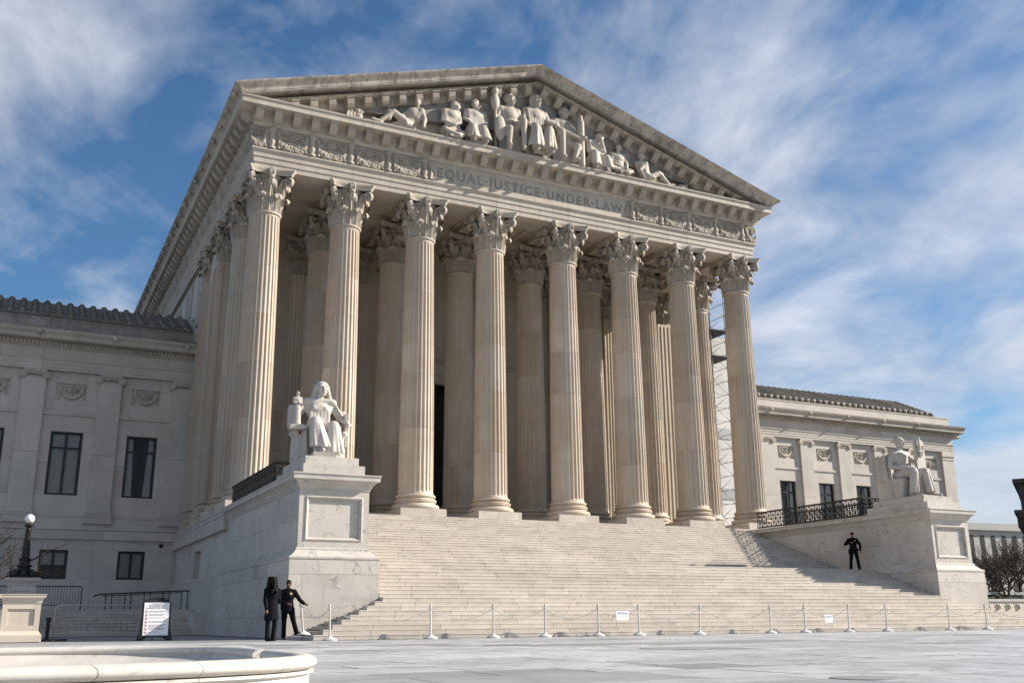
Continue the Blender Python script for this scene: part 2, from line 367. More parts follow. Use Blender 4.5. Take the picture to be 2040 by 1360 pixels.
def capital_mesh():
    mb = MB(); h = 2.30
    mb.lathe([(.80, -.06), (.845, 0), (.85, .05), (.80, .09)], 48)       # astragal
    mb.lathe([(.70, .05), (.68, .5), (.68, 1.0), (.70, 1.5), (.78, 1.85), (.90, 1.98), (.92, 2.02)], 32)
    for k in range(8): leaf(mb, k*pi/4+pi/8, .06, .92, .52, .79, 1.05, .03)
    for k in range(8): leaf(mb, k*pi/4, .10, 1.58, .50, .80, .80, .03)
    for k in range(4):
        a = k*pi/2+pi/4; d = (math.cos(a), math.sin(a))
        for s in (-1, 1):
            b = a+s*.42; spiral(mb, None, d, 1.70, 1.30, .26, 1.35, .08, -s, (.86*math.cos(b), .86*math.sin(b), 1.02))
        leaf(mb, a, 1.0, .62, .42, .92, 1.1, .012)
        e = k*pi/2
        for s in (-1, 1):
            b = e+s*.36; st = Vector((.86*math.cos(b), .86*math.sin(b), 1.05)); c = Vector((math.cos(e), math.sin(e), 0)); n = Vector((-c.y, c.x, 0))*s
            pts = [st, st.lerp(c*1.0+n*.26+Vector((0, 0, 1.62)), .5), c*1.02+n*.27+Vector((0, 0, 1.62))]
            cc = c*1.03+n*.15+Vector((0, 0, 1.62))
            pts += [cc+n*.12*(1-.05*i)*math.cos(.5*i)+Vector((0, 0, .12*(1-.05*i)*math.sin(.5*i))) for i in range(1, 12)]
            mb.tube(pts, .045, 6)
        q = Matrix.Rotation(e, 4, 'Z')
        mb.ell(q @ Vector((1.05, 0, 2.06)), (.13, .20, .30), (0, 0, e)); mb.ell(q @ Vector((1.12, 0, 1.82)), (.12, .16, .12), (0, 0, e))
        for s in (-1, 0, 1): mb.ell(q @ Vector((1.16, s*.10, 2.10+.07*(s == 0))), (.07, .055, .20), (0, 0, e), 8, 6)
    # abacus, concave sides
    def plan(sc):
        pts = []
        for k in range(4):
            e = k*pi/2
            for i in range(9):
                u = -1+i/4; x = 1.02+.20*u*u; y = 1.20*u
                if i in (0, 8): x, y = 1.245, 1.10*u
                pts.append(((x*math.cos(e)-y*math.sin(e))*sc, (x*math.sin(e)+y*math.cos(e))*sc))
        return pts
    mb.loft([[(*p, z) for p in plan(s)] for s, z in ((.90, 2.0), (.93, 2.08), (.93, 2.12), (1.0, 2.2), (1.0, 2.30), (.5, 2.301))], True)
    me = mb.mesh('capital', 'carved', True, 60)
    return me
CAPM = capital_mesh(); BASEM = base_mesh(); PLM = MB().box(-1.23, 1.23, -1.23, 1.23, 0, .39).mesh('plinth', 'step')
DR = {}
def drums(seed):
    if seed in DR: return DR[seed]
    r = random.Random(seed); cuts = [SH0]+[SH0+(SH1-SH0)*(f+r.uniform(-.05, .05)) for f in (.20, .41, .62, .82)]+[SH1]
    DR[seed] = [drum_mesh(a+.004 if i else a, b-.004 if b < SH1 else b, 'drum') for i, (a, b) in enumerate(zip(cuts, cuts[1:]))]; return DR[seed]
def column(x, y, seed):
    c = obj('column', None, CH, (x, y, 0)); c.empty_display_size = .2
    obj('plinth', PLM, c, (0, 0, H)); obj('column_base', BASEM, c, (0, 0, H+.39))
    for d in drums(seed): obj('drum', d, c, (0, 0, 0), rz=0)
    obj('capital', CAPM, c, (0, 0, SH1))
    return c
for i, x in enumerate(CX):
    column(x, 0, i % 4)
for i, x in enumerate(CX): column(x, 4.25, (i+2) % 4)
# ---- antae and wall pilasters
def pil_mesh(w, dep, nfl, z0, z1):
    """fluted pilaster, front towards -y, back at y=0"""
    out = [(-w/2, 0), (-w/2, -dep)]
    step = (w-.12)/nfl
    for k in range(nfl):
        xc = -w/2+.06+step*(k+.5); a = step*.38
        out += [(xc-a, -dep), (xc-a*.7, -dep+.035), (xc, -dep+.055), (xc+a*.7, -dep+.035), (xc+a, -dep)]
    out += [(w/2, -dep), (w/2, 0)]
    mb = MB(); mb.loft([[(x, y, z) for x, y in out] for z in (z0, z1)], True)
    return mb.mesh('pilaster_shaft', 'inside', True, 30)
def sqbase(w, d, z0, m, par, x, y, name='pilaster_base'):
    mb = MB()
    mb.loft([[(sx*(w/2+o), sy*(d/2+o), z) for sx, sy in ((-1, -1), (1, -1), (1, 1), (-1, 1))] for o, z in
             ((.16, z0), (.16, z0+.39), (.13, z0+.40), (.17, z0+.5), (.13, z0+.62), (.06, z0+.68), (.06, z0+.74), (.11, z0+.8), (.11, z0+.88), (.06, z0+.94), (0, z0+1.0), (0, z0+1.15))], True)
    return mb.build(name, m, par, True, 35, (x, y, 0))
PM = pil_mesh(1.66, .45, 7, H+1.1, SH1)
for i, x in enumerate(CX):
    if 0 < i < 7 and i not in (3, 4):
        p = obj('wall_pilaster', None, CH, (x, 8.3, 0)); p.empty_display_size = .2
        obj('shaft', PM, p); obj('capital', CAPM, p, (0, .05, SH1), scale=(1, .55, 1)); sqbase(1.66, .9, H, 'inside', p, 0, 0, 'base')
for s in (-1, 1):
    for k, y in enumerate((8.35, 12.6)):
        a = obj('corner_pier', None, CH, (s*X0, y, 0)); a.empty_display_size = .2
        mb = MB(); mb.box(-.90, .90, -.86, .86, H+1.1, SH1); mb.build('shaft', 'column', a)
        for u in (-.62, -.31, 0, .31, .62):                     # raised fillets that read as fluting
            for face in (0, 1, 2):
                q = MB()
                if face == 0: q.box(u-.035, u+.035, -.90, -.86, H+1.2, SH1-.15)
                else:
                    sx = -1 if face == 1 else 1; q.box(sx*.90, sx*.94, u-.035, u+.035, H+1.2, SH1-.15)
                q.build('fluting', 'column', a)
        sqbase(1.80, 1.72, H, 'column', a, 0, 0, 'base'); obj('capital', CAPM, a, (0, 0, SH1), scale=(1.02, 1.0, 1))
# ---- inner wall with the great door
def wallpiece(n, x0, x1, z0, z1, y=8.3, m='inside'): return box(n, m, CH, x0, x1, y, y+1.2, z0, z1)
for x0, x1 in ((-14.3, -8.7), (-8.69, -2.31), (2.31, 8.69), (8.7, 14.3)):
    z = H+.001; k = 0
    while z < 23.5:
        z2 = min(z+2.2, 23.6); wallpiece('wall_block', x0, x1, z, z2-.012); z = z2
wallpiece('wall_block', -2.3, 2.3, 16.5, 23.6)
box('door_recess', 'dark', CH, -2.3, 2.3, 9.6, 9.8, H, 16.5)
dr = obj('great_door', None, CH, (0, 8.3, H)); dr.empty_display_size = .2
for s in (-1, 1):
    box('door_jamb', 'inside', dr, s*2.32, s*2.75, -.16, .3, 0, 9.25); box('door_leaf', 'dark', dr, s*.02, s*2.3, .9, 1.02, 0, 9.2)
box('lintel', 'inside', dr, -2.75, 2.75, -.16, .3, 9.2, 9.9); box('overdoor', 'inside', dr, -2.6, 2.6, -.05, .3, 9.9, 10.5)
mb = MB(); mb.loft([[(x, y, z) for x in (-3.1, 3.1)] for y, z in ((.1, 10.5), (-.2, 10.5), (-.25, 10.65), (-.5, 10.75), (-.5, 10.95), (.1, 11.0))]); mb.build('door_cornice', 'inside', dr)
mb = MB()
for k in range(31): mb.box(-3.0+k*.2-.06, -3.0+k*.2+.06, -.33, -.2, 10.56, 10.7)
mb.build('dentils', 'inside', dr)
# ---- portico floor and ceiling
box('portico_floor', 'step', CH, -16.36, 16.36, -1.30, 14.05, 4.6, H-.001)
box('ceiling', 'inside', CH, -15.2, 15.2, -.2, 9, 23.35, 23.6)
for i, x in enumerate(CX):
    if 0 < i < 7: box('ceiling_beam', 'inside', CH, x-.55, x+.55, .92, 8.25, 22.95, 23.34)
box('inner_beam', 'inside', CH, -14.1, 14.1, 3.6, 4.9, 22.80, 23.345)
for k in range(14):
    x = -13.4+k*2.06; box('coffer_rib', 'inside', CH, x-.09, x+.09, .95, 3.55, 23.2, 23.346)
# ---- entablature
YB = 74
ARCH = [(-.88, 22.80), (.88, 22.80), (.88, 23.07), (.925, 23.09), (.925, 23.38), (.97, 23.40), (.97, 23.62), (1.0, 23.65), (1.073, 23.76), (1.073, 23.841), (.93, 23.87), (-.88, 23.87)]
def run_front(prof, xa, xb, ma, mb_, name, m, smooth=None, par=CH):
    """extrude a profile along the front; ma/mb_: mitre the end at the corner"""
    b = MB(); ra = [((-(X0+o)) if ma else xa, -o, z) for o, z in prof]; rb = [((X0+o) if mb_ else xb, -o, z) for o, z in prof]
    b.loft([ra, rb], True); n = len(prof); b.f.append(tuple(range(n))); b.f.append(tuple(range(2*n-1, n-1, -1)))
    return fixn(b.build(name, m, par))
def run_side(prof, s, y0, y1, name, m, mitre=False, par=CH):
    b = MB(); ra = [(s*(X0+o), -o if mitre else y0, z) for o, z in prof]; rb = [(s*(X0+o), y1, z) for o, z in prof]
    b.loft([ra, rb], True); n = len(prof); b.f.append(tuple(range(n))); b.f.append(tuple(range(2*n-1, n-1, -1)))
    return fixn(b.build(name, m, par))
for i in range(7):
    run_front(ARCH, CX[i]+.006, CX[i+1]-.006, i == 0, i == 6, 'architrave_stone', 'trim')
for s in (-1, 1):
    run_side(ARCH, s, 0, 4.245, 'architrave_stone', 'trim', True)
    for a, b_ in ((4.257, 8.4), (8.41, 12.6), (12.61, 22), (22.01, 34), (34.01, YB)): run_side(ARCH, s, a, b_, 'architrave_stone', 'trim')
FR = [(-.8, 23.872), (.93, 23.872), (.93, 25.05), (-.8, 25.05)]
INX = 6.55
run_front(FR, -99, -INX-.005, True, False, 'frieze_stone', 'trim'); run_front(FR, INX+.005, 99, False, True, 'frieze_stone', 'trim')
for s in (-1, 1): run_side(FR, s, 0, YB, 'frieze_stone', 'trim', True)
BED = [(0, 25.052), (.95, 25.052), (1.0, 25.08), (1.0, 25.13), (1.03, 25.17), (1.09, 25.22), (1.09, 25.30), (1.13, 25.31), (1.13, 25.70), (1.2, 25.78), (0, 25.78)]
COR = [(0, 25.785), (1.80, 25.785), (1.80, 25.80), (1.855, 25.80), (1.855, 26.06), (1.88, 26.08), (1.92, 26.13), (1.93, 26.21), (1.0, 26.26), (0, 26.26)]
run_front(BED, 0, 0, True, True, 'bed_moulding', 'trim')
xs = [-99, -13.4, -10.1, -6.8, -3.4, 0, 3.4, 6.8, 10.1, 13.4, 99]
for a, b_ in zip(xs, xs[1:]): run_front(COR, a+.006, b_-.006, a == -99, b_ == 99, 'cornice_stone', 'trim')
SIMA = [(1.2, 26.262), (1.93, 26.262), (1.96, 26.30), (2.02, 26.38), (2.14, 26.44), (2.25, 26.48), (2.30, 26.52), (2.319, 26.559), (1.2, 26.559)]
for s in (-1, 1):
    run_side(BED, s, 0, YB, 'bed_moulding', 'trim', True)
    run_side(COR, s, 0, YB, 'cornice_stone', 'trim', True)
    for k in range(22):
        a = -2.2+k*3.45; run_side(SIMA, s, a+.01, a+3.44, 'gutter_stone', 'rake', k == 0)
LION = MB().ell((0, 0, 0), (.10, .17, .19)).ell((-.07, 0, -.04), (.09, .09, .09)).ell((.02, -.14, .09), (.06, .07, .08)).ell((.02, .14, .09), (.06, .07, .08)).mesh('lion_mask', 'rake', True)
for k in range(36): obj('lion_mask', LION, CH, (-(X0+2.16), -1.2+k*1.94, 26.40))
mm = MB()
pf = [(0, 0), (0, -.55), (.16, -.55), (.30, -.47), (.42, -.36), (.50, -.22), (.54, -.09), (.61, -.09), (.61, 0)]
mm.loft([[(x, -o, z) for o, z in pf] for x in (-.20, .20)], True); n = len(pf); mm.f += [tuple(range(n)), tuple(range(2*n-1, n-1, -1))]
mm.box(-.245, .245, -.645, 0, -.075, -.001)
MODM = mm.mesh('modillion', 'carved')
mz = 25.783
for k in range(17):
    for s in (-1, 1): obj('modillion', MODM, CH, (s*(.485+.969*k), -1.13, mz))
for s in (-1, 1):
    for k in range(46 if s < 0 else 16): obj('modillion', MODM, CH, (s*(X0+1.13), -.70+.969*k, mz), rz=(-pi/2 if s < 0 else pi/2))
# ---- pediment
SL = (32.005-26.559)/(X0+2.319); AS = math.atan(SL)
def rz_(x): return 32.005-SL*abs(x)
RK = [(1.0, -.02), (2.319, 0), (2.30, -.05), (2.25, -.11), (2.12, -.20), (2.02, -.30), (1.97, -.40), (1.97, -.45), (1.93, -.47), (1.93, -.52), (1.87, -.55), (1.87, -.94), (1.80, -.94), (1.80, -.97), (1.13, -.97), (1.13, -1.38), (1.05, -1.46), (.98, -1.52), (.5, -1.52)]
FLOOR = 26.255
def rake_piece(s, xa, xb, name, part):
    prof = part; ra = []; rb = []
    for o, h in prof:
        lim = X0+o if h > -.5 else min(X0+o, (32.005+h-FLOOR-.002)/SL)
        a, b = min(xa, lim), min(xb, lim)
        ra.append((s*a, -o, rz_(a)+h)); rb.append((s*b, -o, rz_(b)+h))
    b = MB(); b.loft([ra, rb], True); n = len(prof); b.f += [tuple(range(n)), tuple(range(2*n-1, n-1, -1))]
    return fixn(b.build(name, 'rake', CH))
topp = RK[:11]+[(1.87, -.545), (1.0, -.545)]; lowp = [(1.0, -.55)]+RK[11:]
cuts = [0, 1.25, 2.95, 4.65, 6.35, 8.05, 9.75, 11.4, 13.05, 14.7, 99]
for s in (-1, 1):
    for a, b_ in zip(cuts, cuts[1:]):
        rake_piece(s, a+(.008 if a else 0), b_-.008, 'coping_stone', topp)
        rake_piece(s, a+(.008 if a else 0), b_-.008, 'raking_cornice_stone', lowp)
    for k in range(17):
        x = .62+.975*k
        if rz_(x)-1.5 < FLOOR-.25: continue
        obj('modillion', MODM, CH, (s*x, -1.13, rz_(x)-.968), rot=(0, s*AS, 0))
tb = MB(); tx = (32.005-1.2-26.0)/SL
tb.loft([[(-tx, y, 26.0), (tx, y, 26.0), (0, y, 32.005-1.2)] for y in (-.62, .4)], True); tb.f += [(0, 2, 1), (3, 4, 5)]
fixn(tb.build('tympanum', 'trim', CH))
rf = MB(); e = .06
rf.loft([[(-(X0+2.25), y, 26.56-e), (0, y, 32.005-e+.02), (X0+2.25, y, 26.56-e), (0, y, 28)] for y in (-1.02, YB)], True); rf.f += [(0, 3, 2, 1), (4, 5, 6, 7)]
fixn(rf.build('main_roof', 'parapet', CH))
# ---- central mass behind the portico
box('central_block', 'wing', CH, -15.72, 15.72, 13.0, YB, 0, 25)
box('central_block', 'inside', CH, -15.72, 15.72, 9.85, 13.0, 0, 23.8)
for s in (-1, 1):
    box('side_wall', 'column', CH, s*14.25, s*15.70, 8.4, 13.0, H, 22.79)
    for y in (19.5, 24.5, 29.5, 34.5):
        w = box('side_window', 'dark', CH, s*15.725, s*15.76, y, y+1.5, 17.5, 22.2)
    for k in range(34):
        if k % 5 in (2, 3): continue
        box('wall_strip', 'wing', CH, s*15.725, s*15.80, 14.6+k*1.0, 15.2+k*1.0, 19.0, 22.5)
    box('string_course', 'wing', CH, s*15.72, s*15.95, 14.0, YB, 18.55, 18.85)
# ---- frieze garlands
def garland_mesh():
    mb = MB(); r = random.Random(5); w = 1.52
    for i in range(190):
        u = r.uniform(-1, 1); t = r.uniform(-1, 1); th = .18+.26*(1-u*u)
        z = max(-.10-.36*(1-u*u)+t*th*.62, -.49); x = u*w/2*.98
        mb.ell((x, -.05-.07*(1-t*t), z), (r.uniform(.045, .075),)*3, seg=6, rings=4)
    for i in range(40):
        x = r.uniform(-.74, .74); zz = r.uniform(.0, .55); mb.tube([(x+.07*math.cos(t), -.025, zz+.07*math.sin(t)) for t in (0, 1.2, 2.4, 3.6)], .022, 4)
    for a in range(10):
        b = a*2*pi/10; mb.ell((.17*math.cos(b), -.05, .33+.17*math.sin(b)), (.075, .06, .075), seg=6, rings=4)
    mb.ell((0, -.05, .33), (.10, .09, .10), seg=8, rings=5)
    for s in (-1, 1):
        pts = [(s*(.28+.12*math.cos(t)), -.04, .28+.15*math.sin(t)+.04*t) for t in [i*.7 for i in range(9)]]
        mb.tube(pts, .035, 5); mb.tube([(s*.2, -.03, .52), (s*.45, -.04, .47), (s*.68, -.04, .40), (s*.76, -.04, .30)], .045, 5)
        for k in range(5): mb.ell((s*(.5+.05*k), -.05, .25-.03*k+.06*(k % 2)), (.07, .05, .07), seg=6, rings=4)
    return mb.mesh('garland', 'carved', True)
def candel_mesh():
    mb = MB()
    mb.lathe([(.20, -.55), (.20, -.46), (.13, -.40), (.16, -.25), (.19, -.16), (.15, -.05), (.13, .05), (.15, .30), (.20, .42), (.22, .5), (.22, .56)], 16)
    for s in (-1, 1):
        rows = []
        for i in range(7):
            t = i/6; x = s*(.20+.16*math.sin(t*pi*.75)); z = .5-1.0*t
            rows.append([(x-s*.06, -.03, z), (x+s*.02, -.14, z), (x+s*.11, -.10, z), (x+s*.13, -.02, z)])
        mb.loft(rows)
    return mb.mesh('candelabrum', 'carved', True, 50)
GM, KM = garland_mesh(), candel_mesh()
for s in (-1, 1):
    for k in range(5):
        x = s*(6.78+2.098*k); obj('candelabrum', KM, CH, (x, -.94, 24.45))
        if k < 4: obj('garland', GM, CH, (x+s*1.049, -.955, 24.42), scale=(1, .9, 1))
    obj('garland', GM, CH, (s*15.9, -.95, 24.42), scale=(.48, .9, 1))
for k in range(16):
    y = -.1+2.1*k; obj('candelabrum', KM, CH, (-(X0+.94), y, 24.45), rz=-pi/2); obj('garland', GM, CH, (-(X0+.95), y+1.05, 24.42), rz=-pi/2)
# ---- carved inscription: a stone face with letter-shaped openings over a recessed back
def inscription():
    cu = bpy.data.curves.new('txt', 'FONT'); cu.body = '\u00b7EQUAL\u00b7JUSTICE\u00b7UNDER\u00b7LAW\u00b7'; cu.size = .78; cu.space_character = 1.28; cu.offset = -.018; cu.resolution_u = 4
    cu.align_x = 'CENTER'
    t = bpy.data.objects.new('txt', cu); COL.objects.link(t); bpy.context.view_layer.update()
    dg = bpy.context.evaluated_depsgraph_get(); w = t.evaluated_get(dg).dimensions.x
    k = 12.62/w
    for o in bpy.context.selected_objects: o.select_set(False)
    bpy.context.view_layer.objects.active = t; t.select_set(True); bpy.ops.object.convert(target='CURVE')
    t = bpy.context.view_layer.objects.active; c2 = t.data; c2.dimensions = '2D'; c2.fill_mode = 'BOTH'
    hgt = 1.178/2; cz = .28/k
    for sp in c2.splines: sp.resolution_u = 4
    sp = c2.splines.new('POLY'); sp.points.add(3)
    for p, (x, y) in zip(sp.points, ((-INX/k, cz-hgt), (INX/k, cz-hgt), (INX/k, cz+hgt), (-INX/k, cz+hgt))): p.co = (x, y, 0, 1)
    sp.use_cyclic_u = True; c2.extrude = .035
    dg = bpy.context.evaluated_depsgraph_get(); me = bpy.data.meshes.new_from_object(t.evaluated_get(dg)); bpy.data.objects.remove(t)
    me.materials.clear(); me.materials.append(M['trim'])
    o = obj('inscription_stone', me, CH, (0, -.905, 24.46-.28), rot=(pi/2, 0, 0), scale=(k, 1, 1))
    return o
inscription()
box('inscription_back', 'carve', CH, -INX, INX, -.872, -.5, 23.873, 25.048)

# ---- wings
YW = 14.1
def ionic_mesh():
    mb = MB(); mb.box(-.62, .62, -.16, .0, .30, .42); mb.box(-.60, .60, -.12, 0, .12, .30)
    for s in (-1, 1):
        q = Matrix.Translation((s*.62, 0, .10)) @ Matrix.Rotation(pi/2, 4, 'X')
        mb.lathe([(.21, -.0), (.21, .17), (.16, .19), (.15, .165), (.10, .165), (.09, .19), (.02, .19)], 18, q)
    for k in range(7): mb.ell((-.36+.12*k, -.14, .2), (.05, .05, .07), seg=8, rings=5)
    mb.tube([(-.5, -.10, .07), (0, -.12, .02), (.5, -.10, .07)], .03, 5)
    return mb.mesh('ionic_capital', 'trim', True, 40)
IOM = ionic_mesh()
def relief_mesh(kind):
    mb = MB(); r = random.Random(kind)
    if kind == 0:
        arc = [(-.62*math.cos(t), -.03, .30-.62*math.sin(t)) for t in [pi*i/14 for i in range(15)]]
        mb.tube(arc, [.04+.07*math.sin(pi*i/14) for i in range(15)], 8)
        for i in range(60): u = r.uniform(-1, 1); q = r.uniform(.0, .5); mb.ell((u*.5*(1-q*.6), -.03, .26-q*.75*(1-.5*u*u)), (.05, .06, .045), seg=6, rings=4)
        mb.tube([(-.74, -.03, .42), (-.4, -.04, .34), (0, -.05, .40), (.4, -.04, .34), (.74, -.03, .42)], .045, 6)
        for s in (-1, 1): mb.ell((s*.62, -.04, .30), (.10, .07, .10)); mb.tube([(s*.66, -.03, .26), (s*.70, -.04, .0), (s*.62, -.03, -.2), (s*.70, -.03, -.38)], .045, 5)
    else:
        mb.ell((0, -.03, 0), (.2, .12, .3)); mb.ell((0, -.12, .05), (.07, .08, .12))
        for s in (-1, 1):
            for k in range(4): mb.tube([(s*(.3+.13*k), -.03, .38), (s*(.34+.1*k), -.05, 0), (s*(.3+.13*k), -.03, -.38)], .045, 5)
    return mb.mesh('panel_relief', 'carved', True)
REL = [relief_mesh(0), relief_mesh(1)]
def win(parent, xc, z0, z1, w, trans, hang, s):
    o = obj('window', None, parent, (xc, YW, z0)); o.empty_display_size = .2; h = z1-z0; d = .22
    for x0, x1 in ((-w/2, -w/2+.15), (w/2-.15, w/2), (-.065, .065)): box('frame_bar', 'frame', o, x0, x1, d, d+.12, 0, h)
    box('frame_bar', 'frame', o, -w/2+.151, w/2-.151, d+.003, d+.117, 0, .11); box('frame_bar', 'frame', o, -w/2+.151, w/2-.151, d+.003, d+.117, h-.13, h)
    if trans: box('frame_bar', 'frame', o, -w/2+.151, w/2-.151, d+.003, d+.117, h*.735, h*.735+.10)
    box('pane', 'glass', o, -w/2+.12, w/2-.12, d+.05, d+.062, .1, h-.1)
    if hang == 'blind':
        mb = MB(); n = int(h/.06)
        for k in range(n): mb.box(-w/2+.16, w/2-.16, d+.14, d+.15, .08+k*.06, .08+k*.06+.042)
        mb.build('blind', 'blind', o)
    elif hang == 'half':
        mb = MB()
        for k in range(int(h*.5/.06)): mb.box(-w/2+.16, w/2-.16, d+.14, d+.15, h*.5+k*.06, h*.5+k*.06+.042)
        mb.build('blind', 'blind', o)
    elif hang == 'curtain':
        for sx in (-1, 1):
            rows = [[(sx*(w/2-.14-(.42-.16*t)*i/12), d+.17+.03*math.sin(i*2.1), h*t) for i in range(13)] for t in (0, .3, .6, 1)]
            MB().loft(rows).build('curtain', 'curtain', o, True)
    box('room_back', 'dark', o, -w/2-.2, w/2+.2, d+1.3, d+1.35, -.2, h+.2)
    return o
def extr(prof, xa, xb, name, m, par=CH):
    """profile in (y,z), swept along x"""
    b = MB(); b.loft([[(xa, y, z) for y, z in prof], [(xb, y, z) for y, z in prof]], True); n = len(prof); b.f += [tuple(range(n)), tuple(range(2*n-1, n-1, -1))]
    return fixn(b.build(name, m, par))
cover = MB()
for i in range(1): cover.loft([[(.16*math.cos(a)*s, y, .17*math.sin(a)*s) for a in [pi*j/8 for j in range(9)]] for y, s in ((0, 1.08), (.05, 1.1), (.06, 1.0), (.56, .9))])
cover.add([(.173*math.cos(pi*j/8), 0, .184*math.sin(pi*j/8)) for j in range(9)], [tuple(range(9))])
COVM = cover.mesh('cover_tile', 'tile', True, 40)
def wing(s, kmax):
    px = lambda x: s*x
    xin = 15.9; xout = 18.55+4.1*kmax+(2.85 if s > 0 else 2.05)
    W_ = 1.72
    hangs = ['curtain', 'blind', 'blind', 'curtain', 'blind', 'curtain', 'blind']
    zb = -.3 if s < 0 else 0
    for k in range(kmax+1):
        xc = 18.55+4.1*k; a, b = (xc-2.05 if k else xin), (xc+2.05 if (k < kmax or s < 0) else xout)
        Z0, Z1 = 7.58, 11.19; mask = (k == 7)
        g = .006
        B = lambda n, x0, x1, z0, z1, y0=YW, y1=YW+.62, m='wing': box(n, m, CH, px(x0), px(x1), y0, y1, z0, z1)
        if mask:
            for z0, z1 in ((6.47, 9), (9.01, 12.12)): B('wall_stone', a+g, b-g, z0, z1)
        else:
            for z0, z1 in ((Z0, 9.4), (9.41, Z1)):
                B('wall_stone', a+g, xc-W_/2, z0, z1-.004); B('wall_stone', xc+W_/2, b-g, z0, z1-.004)
            B('wall_stone', a+g, b-g, 6.47, Z0-.006); B('wall_stone', a+g, b-g, Z1+.002, 12.12)
            win(CH, px(xc), Z0, Z1, W_, True, hangs[k % 7], s)
        B('wall_band', a+g, b-g, 12.13, 12.32, YW-.07)
        # panel zone with recessed relief
        z0, z1 = 12.325, 14.68; p0, p1 = 13.0, 14.02; pw = .84
        B('wall_stone', a+g, xc-pw, z0, z1); B('wall_stone', xc+pw, b-g, z0, z1); B('wall_stone', xc-pw+.002, xc+pw-.002, z0, p0); B('wall_stone', xc-pw+.002, xc+pw-.002, p1, z1)
        box('panel_back', 'wing', CH, px(xc-pw), px(xc+pw), YW+.10, YW+.3, p0, p1)
        obj('panel_relief', REL[1 if mask else 0], CH, (px(xc), YW+.10, (p0+p1)/2))
        # basement
        if s < 0:
            for q0, q1 in ((zb, 2.94), (4.535, 5.12)): B('wall_stone', a+g, b-g, q0, q1-.004)
            B('wall_stone', a+g, xc-.74, 2.94, 4.53); B('wall_stone', xc+.74, b-g, 2.94, 4.53)
            win(CH, px(xc), 2.945, 4.53, 1.48, False, 'half' if k % 2 else 'blind', s)
        else:
            for q0, q1 in ((zb, 2.6), (2.61, 5.12)): B('wall_stone', a+g, b-g, q0, q1-.004)
    # pilasters
    xsl = [16.5+4.1*k for k in range(kmax+2)]
    if s > 0: xsl[-1] = xout-.75
    for i, x in enumerate(xsl):
        hw = .63 if not (s > 0 and i == len(xsl)-1) else .70
        p = obj('wing_pilaster', None, CH, (px(x), YW, 0)); p.empty_display_size = .2
        for z0, z1 in ((6.70, 9.9), (9.91, 14.25)): box('shaft', 'wing', p, -hw, hw, -.20, .002, z0, z1-.004)
        if s > 0 and i == len(xsl)-1:
            box('capital', 'trim', p, -hw-.08, hw+.08, -.30, 0, 14.25, 14.66); box('capital_band', 'trim', p, -hw-.03, hw+.03, -.24, 0, 13.95, 14.245)
        else: obj('capital', IOM, p, (0, -.12, 14.25))
        mb = MB(); mb.loft([[(x_, y_, z) for x_, y_ in ((-hw-o, 0), (-hw-o, -.20-o), (hw+o, -.20-o), (hw+o, 0))] for o, z in ((.14, 6.0), (.14, 6.3), (.10, 6.32), (.13, 6.42), (.06, 6.5), (.09, 6.58), (0, 6.70))])
        mb.build('base', 'wing', p)
    a, b = px(xin), px(xout); a, b = min(a, b), max(a, b)
    e = .0
    extr([(YW+.3, 5.65), (YW-.12, 5.65), (YW-.12, 6.25), (YW-.05, 6.30), (YW-.09, 6.38), (YW, 6.465), (YW+.3, 6.465)], a, b, 'base_moulding', 'wing')
    nst = int((b-a)/3.9); 
    for k in range(nst):
        q0 = a+(b-a)*k/nst; q1 = a+(b-a)*(k+1)/nst
        extr([(YW+.3, 5.12), (YW-.16, 5.12), (YW-.16, 5.60), (YW-.05, 5.645), (YW+.3, 5.645)], q0+.006, q1-.006, 'string_stone', 'wing')
        extr([(YW+.3, 14.69), (YW-.24, 14.69), (YW-.24, 14.85), (YW-.27, 14.86), (YW-.27, 15.05), (YW-.30, 15.06), (YW-.30, 15.22), (YW-.37, 15.30), (YW-.37, 15.35), (YW-.24, 15.37), (YW+.3, 15.37)], q0+.005, q1-.005, 'architrave_stone', 'wing')
        extr([(YW+.3, 15.375), (YW-.24, 15.375), (YW-.24, 16.0), (YW+.3, 16.0)], q0+.005, q1-.005, 'frieze_stone', 'wing')
    xo = px(xout)
    def corn(o): return (a-(o if s < 0 and 0 else 0), b+(o if s > 0 else 0))
    b2 = b+(.95 if s > 0 else 0)
    extr([(YW+.3, 16.003), (YW-.30, 16.003), (YW-.36, 16.07), (YW-.36, 16.33), (YW-.42, 16.36), (YW-.86, 16.37), (YW-.86, 16.40), (YW-.92, 16.40), (YW-.92, 16.62), (YW-.96, 16.66), (YW-1.08, 16.78), (YW-1.12, 16.90), (YW+.3, 16.95)], a, b2, 'wing_cornice', 'trim')
    mb = MB(); x = a+.1
    while x < b-.05: mb.box(x, x+.11, YW-.50, YW-.361, 16.1, 16.32); x += .215
    mb.build('dentils', 'trim', CH)['kind'] = 'stuff'
    LM = LION
    x = 20.6
    while x < xout+1: obj('lion_mask', LION, CH, (px(x-4.1), YW-1.04, 16.72), rz=pi/2); x += 4.1
    for k in range(nst):
        q0 = a+(b-a)*k/nst; q1 = a+(b-a)*(k+1)/nst
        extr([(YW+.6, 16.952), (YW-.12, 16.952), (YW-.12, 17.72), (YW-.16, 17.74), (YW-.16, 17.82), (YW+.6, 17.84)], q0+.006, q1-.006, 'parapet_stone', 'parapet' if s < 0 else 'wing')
    # tiled roof
    ra, rb = (a, b) if s < 0 else (a, b-1.6)
    y0, z0, y1, z1 = YW-.02, 17.86, YW+3.6, 19.62; sl = math.atan2(z1-z0, y1-y0); ln = math.hypot(y1-y0, z1-z0)
    rfm = extr([(y0, z0), (y1, z1), (y1+6, z1-1.5), (y1+6, 17), (y0, 17)], ra, rb, 'wing_roof', 'tile')
    nr = 7
